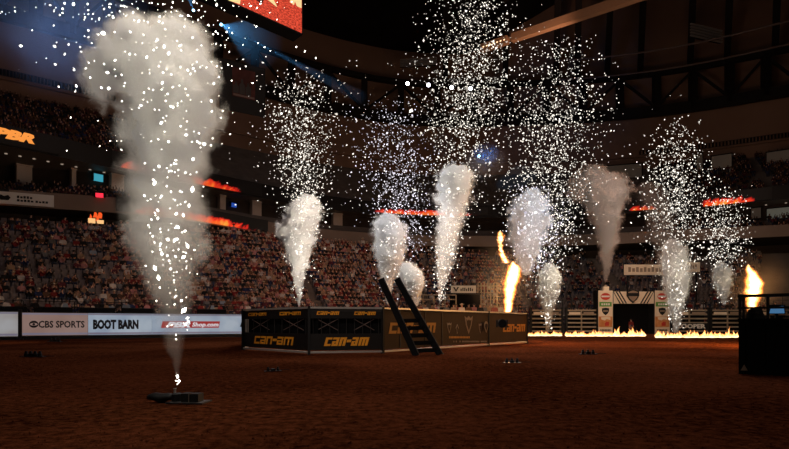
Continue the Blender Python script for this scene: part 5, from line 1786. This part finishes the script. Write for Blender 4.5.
flame_vol('flame_column', 'bright orange flame column behind the brown cage corner', 33.5, [(508, 312, 5), (509, 300, 6.5), (510, 288, 8.2), (513, 277, 9.8), (514, 270, 9), (513, 264, 4), (513, 261, 1)], 3.0, 11, light=((511, 285, 1300), (511, 300, 700)))
flame_vol('flame_curl', 'ragged flame curl torn off above the flame column', 33.5, [(507, 263, 4), (504, 258, 4), (501, 250, 3.2), (500.5, 243, 3), (501, 237, 4.5), (500, 233, 3), (500, 231, .6)], 8.2, 5, light=((502, 248, 120),), warp=2.5, wscale=1.6)
flame_vol('flame_column', 'tall flame column seen through the platform railing', 30, [(752, 330, 2.5), (752, 316, 4), (752, 306, 6.5), (753, 295, 9), (754, 285, 10), (752, 275, 7), (749, 268, 4), (748, 264, 1)], 14.0, 9, light=((752, 288, 2200),))

soft_volume('flame_haze', 'thin warm haze glowing around the flame column by the cage', 503, 278, 35, 42, 52, 2.6, (1, .9, .8), .035, .5)
soft_volume('flame_haze', 'thin warm haze around the flame column behind the railing', 756, 285, 31, 34, 40, 2.2, (1, .9, .8), .03, .5)


def ground_fire(label, px0, px1, py, D, n, hmin, hmax, seed):
    rnd = random.Random(seed)
    m = bpy.data.materials.get('ground_flame')
    if not m:
        m = bpy.data.materials.new('ground_flame'); m.use_nodes = True
        nt = m.node_tree; N = nt.nodes; L = nt.links; N.remove(N['Principled BSDF'])
        at = N.new('ShaderNodeAttribute'); at.attribute_name = 'tip'
        r = N.new('ShaderNodeValToRGB'); e = r.color_ramp.elements
        e[0].position = 0; e[0].color = (1.0, .74, .42, 1); e[1].position = 1; e[1].color = (.40, .075, .010, 1)
        x = e.new(.5); x.color = (.95, .48, .15, 1)
        L.new(at.outputs['Fac'], r.inputs['Fac'])
        em = N.new('ShaderNodeEmission'); em.inputs['Strength'].default_value = 3.0; L.new(r.outputs['Color'], em.inputs['Color'])
        L.new(em.outputs[0], N['Material Output'].inputs['Surface']); m.cycles.emission_sampling = 'NONE'
    V = []; Fc = []; tip = []
    seg = 6
    for k in range(n):
        px = px0 + (px1 - px0) * (k + rnd.random()) / n
        d = D + rnd.uniform(-1.6, 1.6)
        x = xat(px, d); h = rnd.uniform(hmin, hmax) * (1.9 if rnd.random() < .12 else 1) * (.45 + .75 * (.5 + .5 * math.sin(px * .55 + seed) * math.sin(px * .21 + 2 * seed))); w = rnd.uniform(.07, .17)
        ln = rnd.uniform(-.25, .25); o = len(V)
        for i, (rr, t) in enumerate(((.7, 0), (1.0, .22), (.72, .5), (.35, .78), (.03, 1.0))):
            for q in range(seg):
                a = 2 * math.pi * q / seg
                V.append((x + rr * w * math.cos(a) + ln * h * t * t + .05 * math.sin(t * 7 + k), d + rr * w * .7 * math.sin(a), h * t)); tip.append(t)
        for i in range(4):
            for q in range(seg): Fc.append((o + i * seg + q, o + i * seg + (q + 1) % seg, o + (i + 1) * seg + (q + 1) % seg, o + (i + 1) * seg + q))
    bx = xat((px0 + px1) / 2, D)
    V = [(v[0] - bx, v[1] - D, v[2]) for v in V]
    me = bpy.data.meshes.new('ground_fire'); me.from_pydata(V, [], Fc); me.materials.append(m)
    a = me.attributes.new('tip', 'FLOAT', 'POINT'); a.data.foreach_set('value', tip)
    o = bpy.data.objects.new('ground_fire', me); o.location = (bx, D, 0); COL.objects.link(o)
    tag(o, label, 'fire', kind='stuff')
    k = max(1, int((px1 - px0) / 35))
    for i in range(k):
        px = px0 + (px1 - px0) * (i + .5) / k
        point_light('fire_glow', (xat(px, D - .8), D - .8, .55), 60, (1.0, .62, .32), .3)
    return o


ground_fire('low line of ground fire before the first two chute gates', 526, 561, 333, 54.0, 110, .22, .40, 1)
ground_fire('long line of ground fire running to the arch opening', 566, 645, 334, 52.5, 260, .24, .50, 2)
ground_fire('line of ground fire from the arch pillar to the platform', 656, 738, 336, 47.5, 270, .22, .45, 3)
print('objects', len(bpy.data.objects), 'tris', sum(len(o.data.polygons) for o in bpy.data.objects if o.type == 'MESH'))
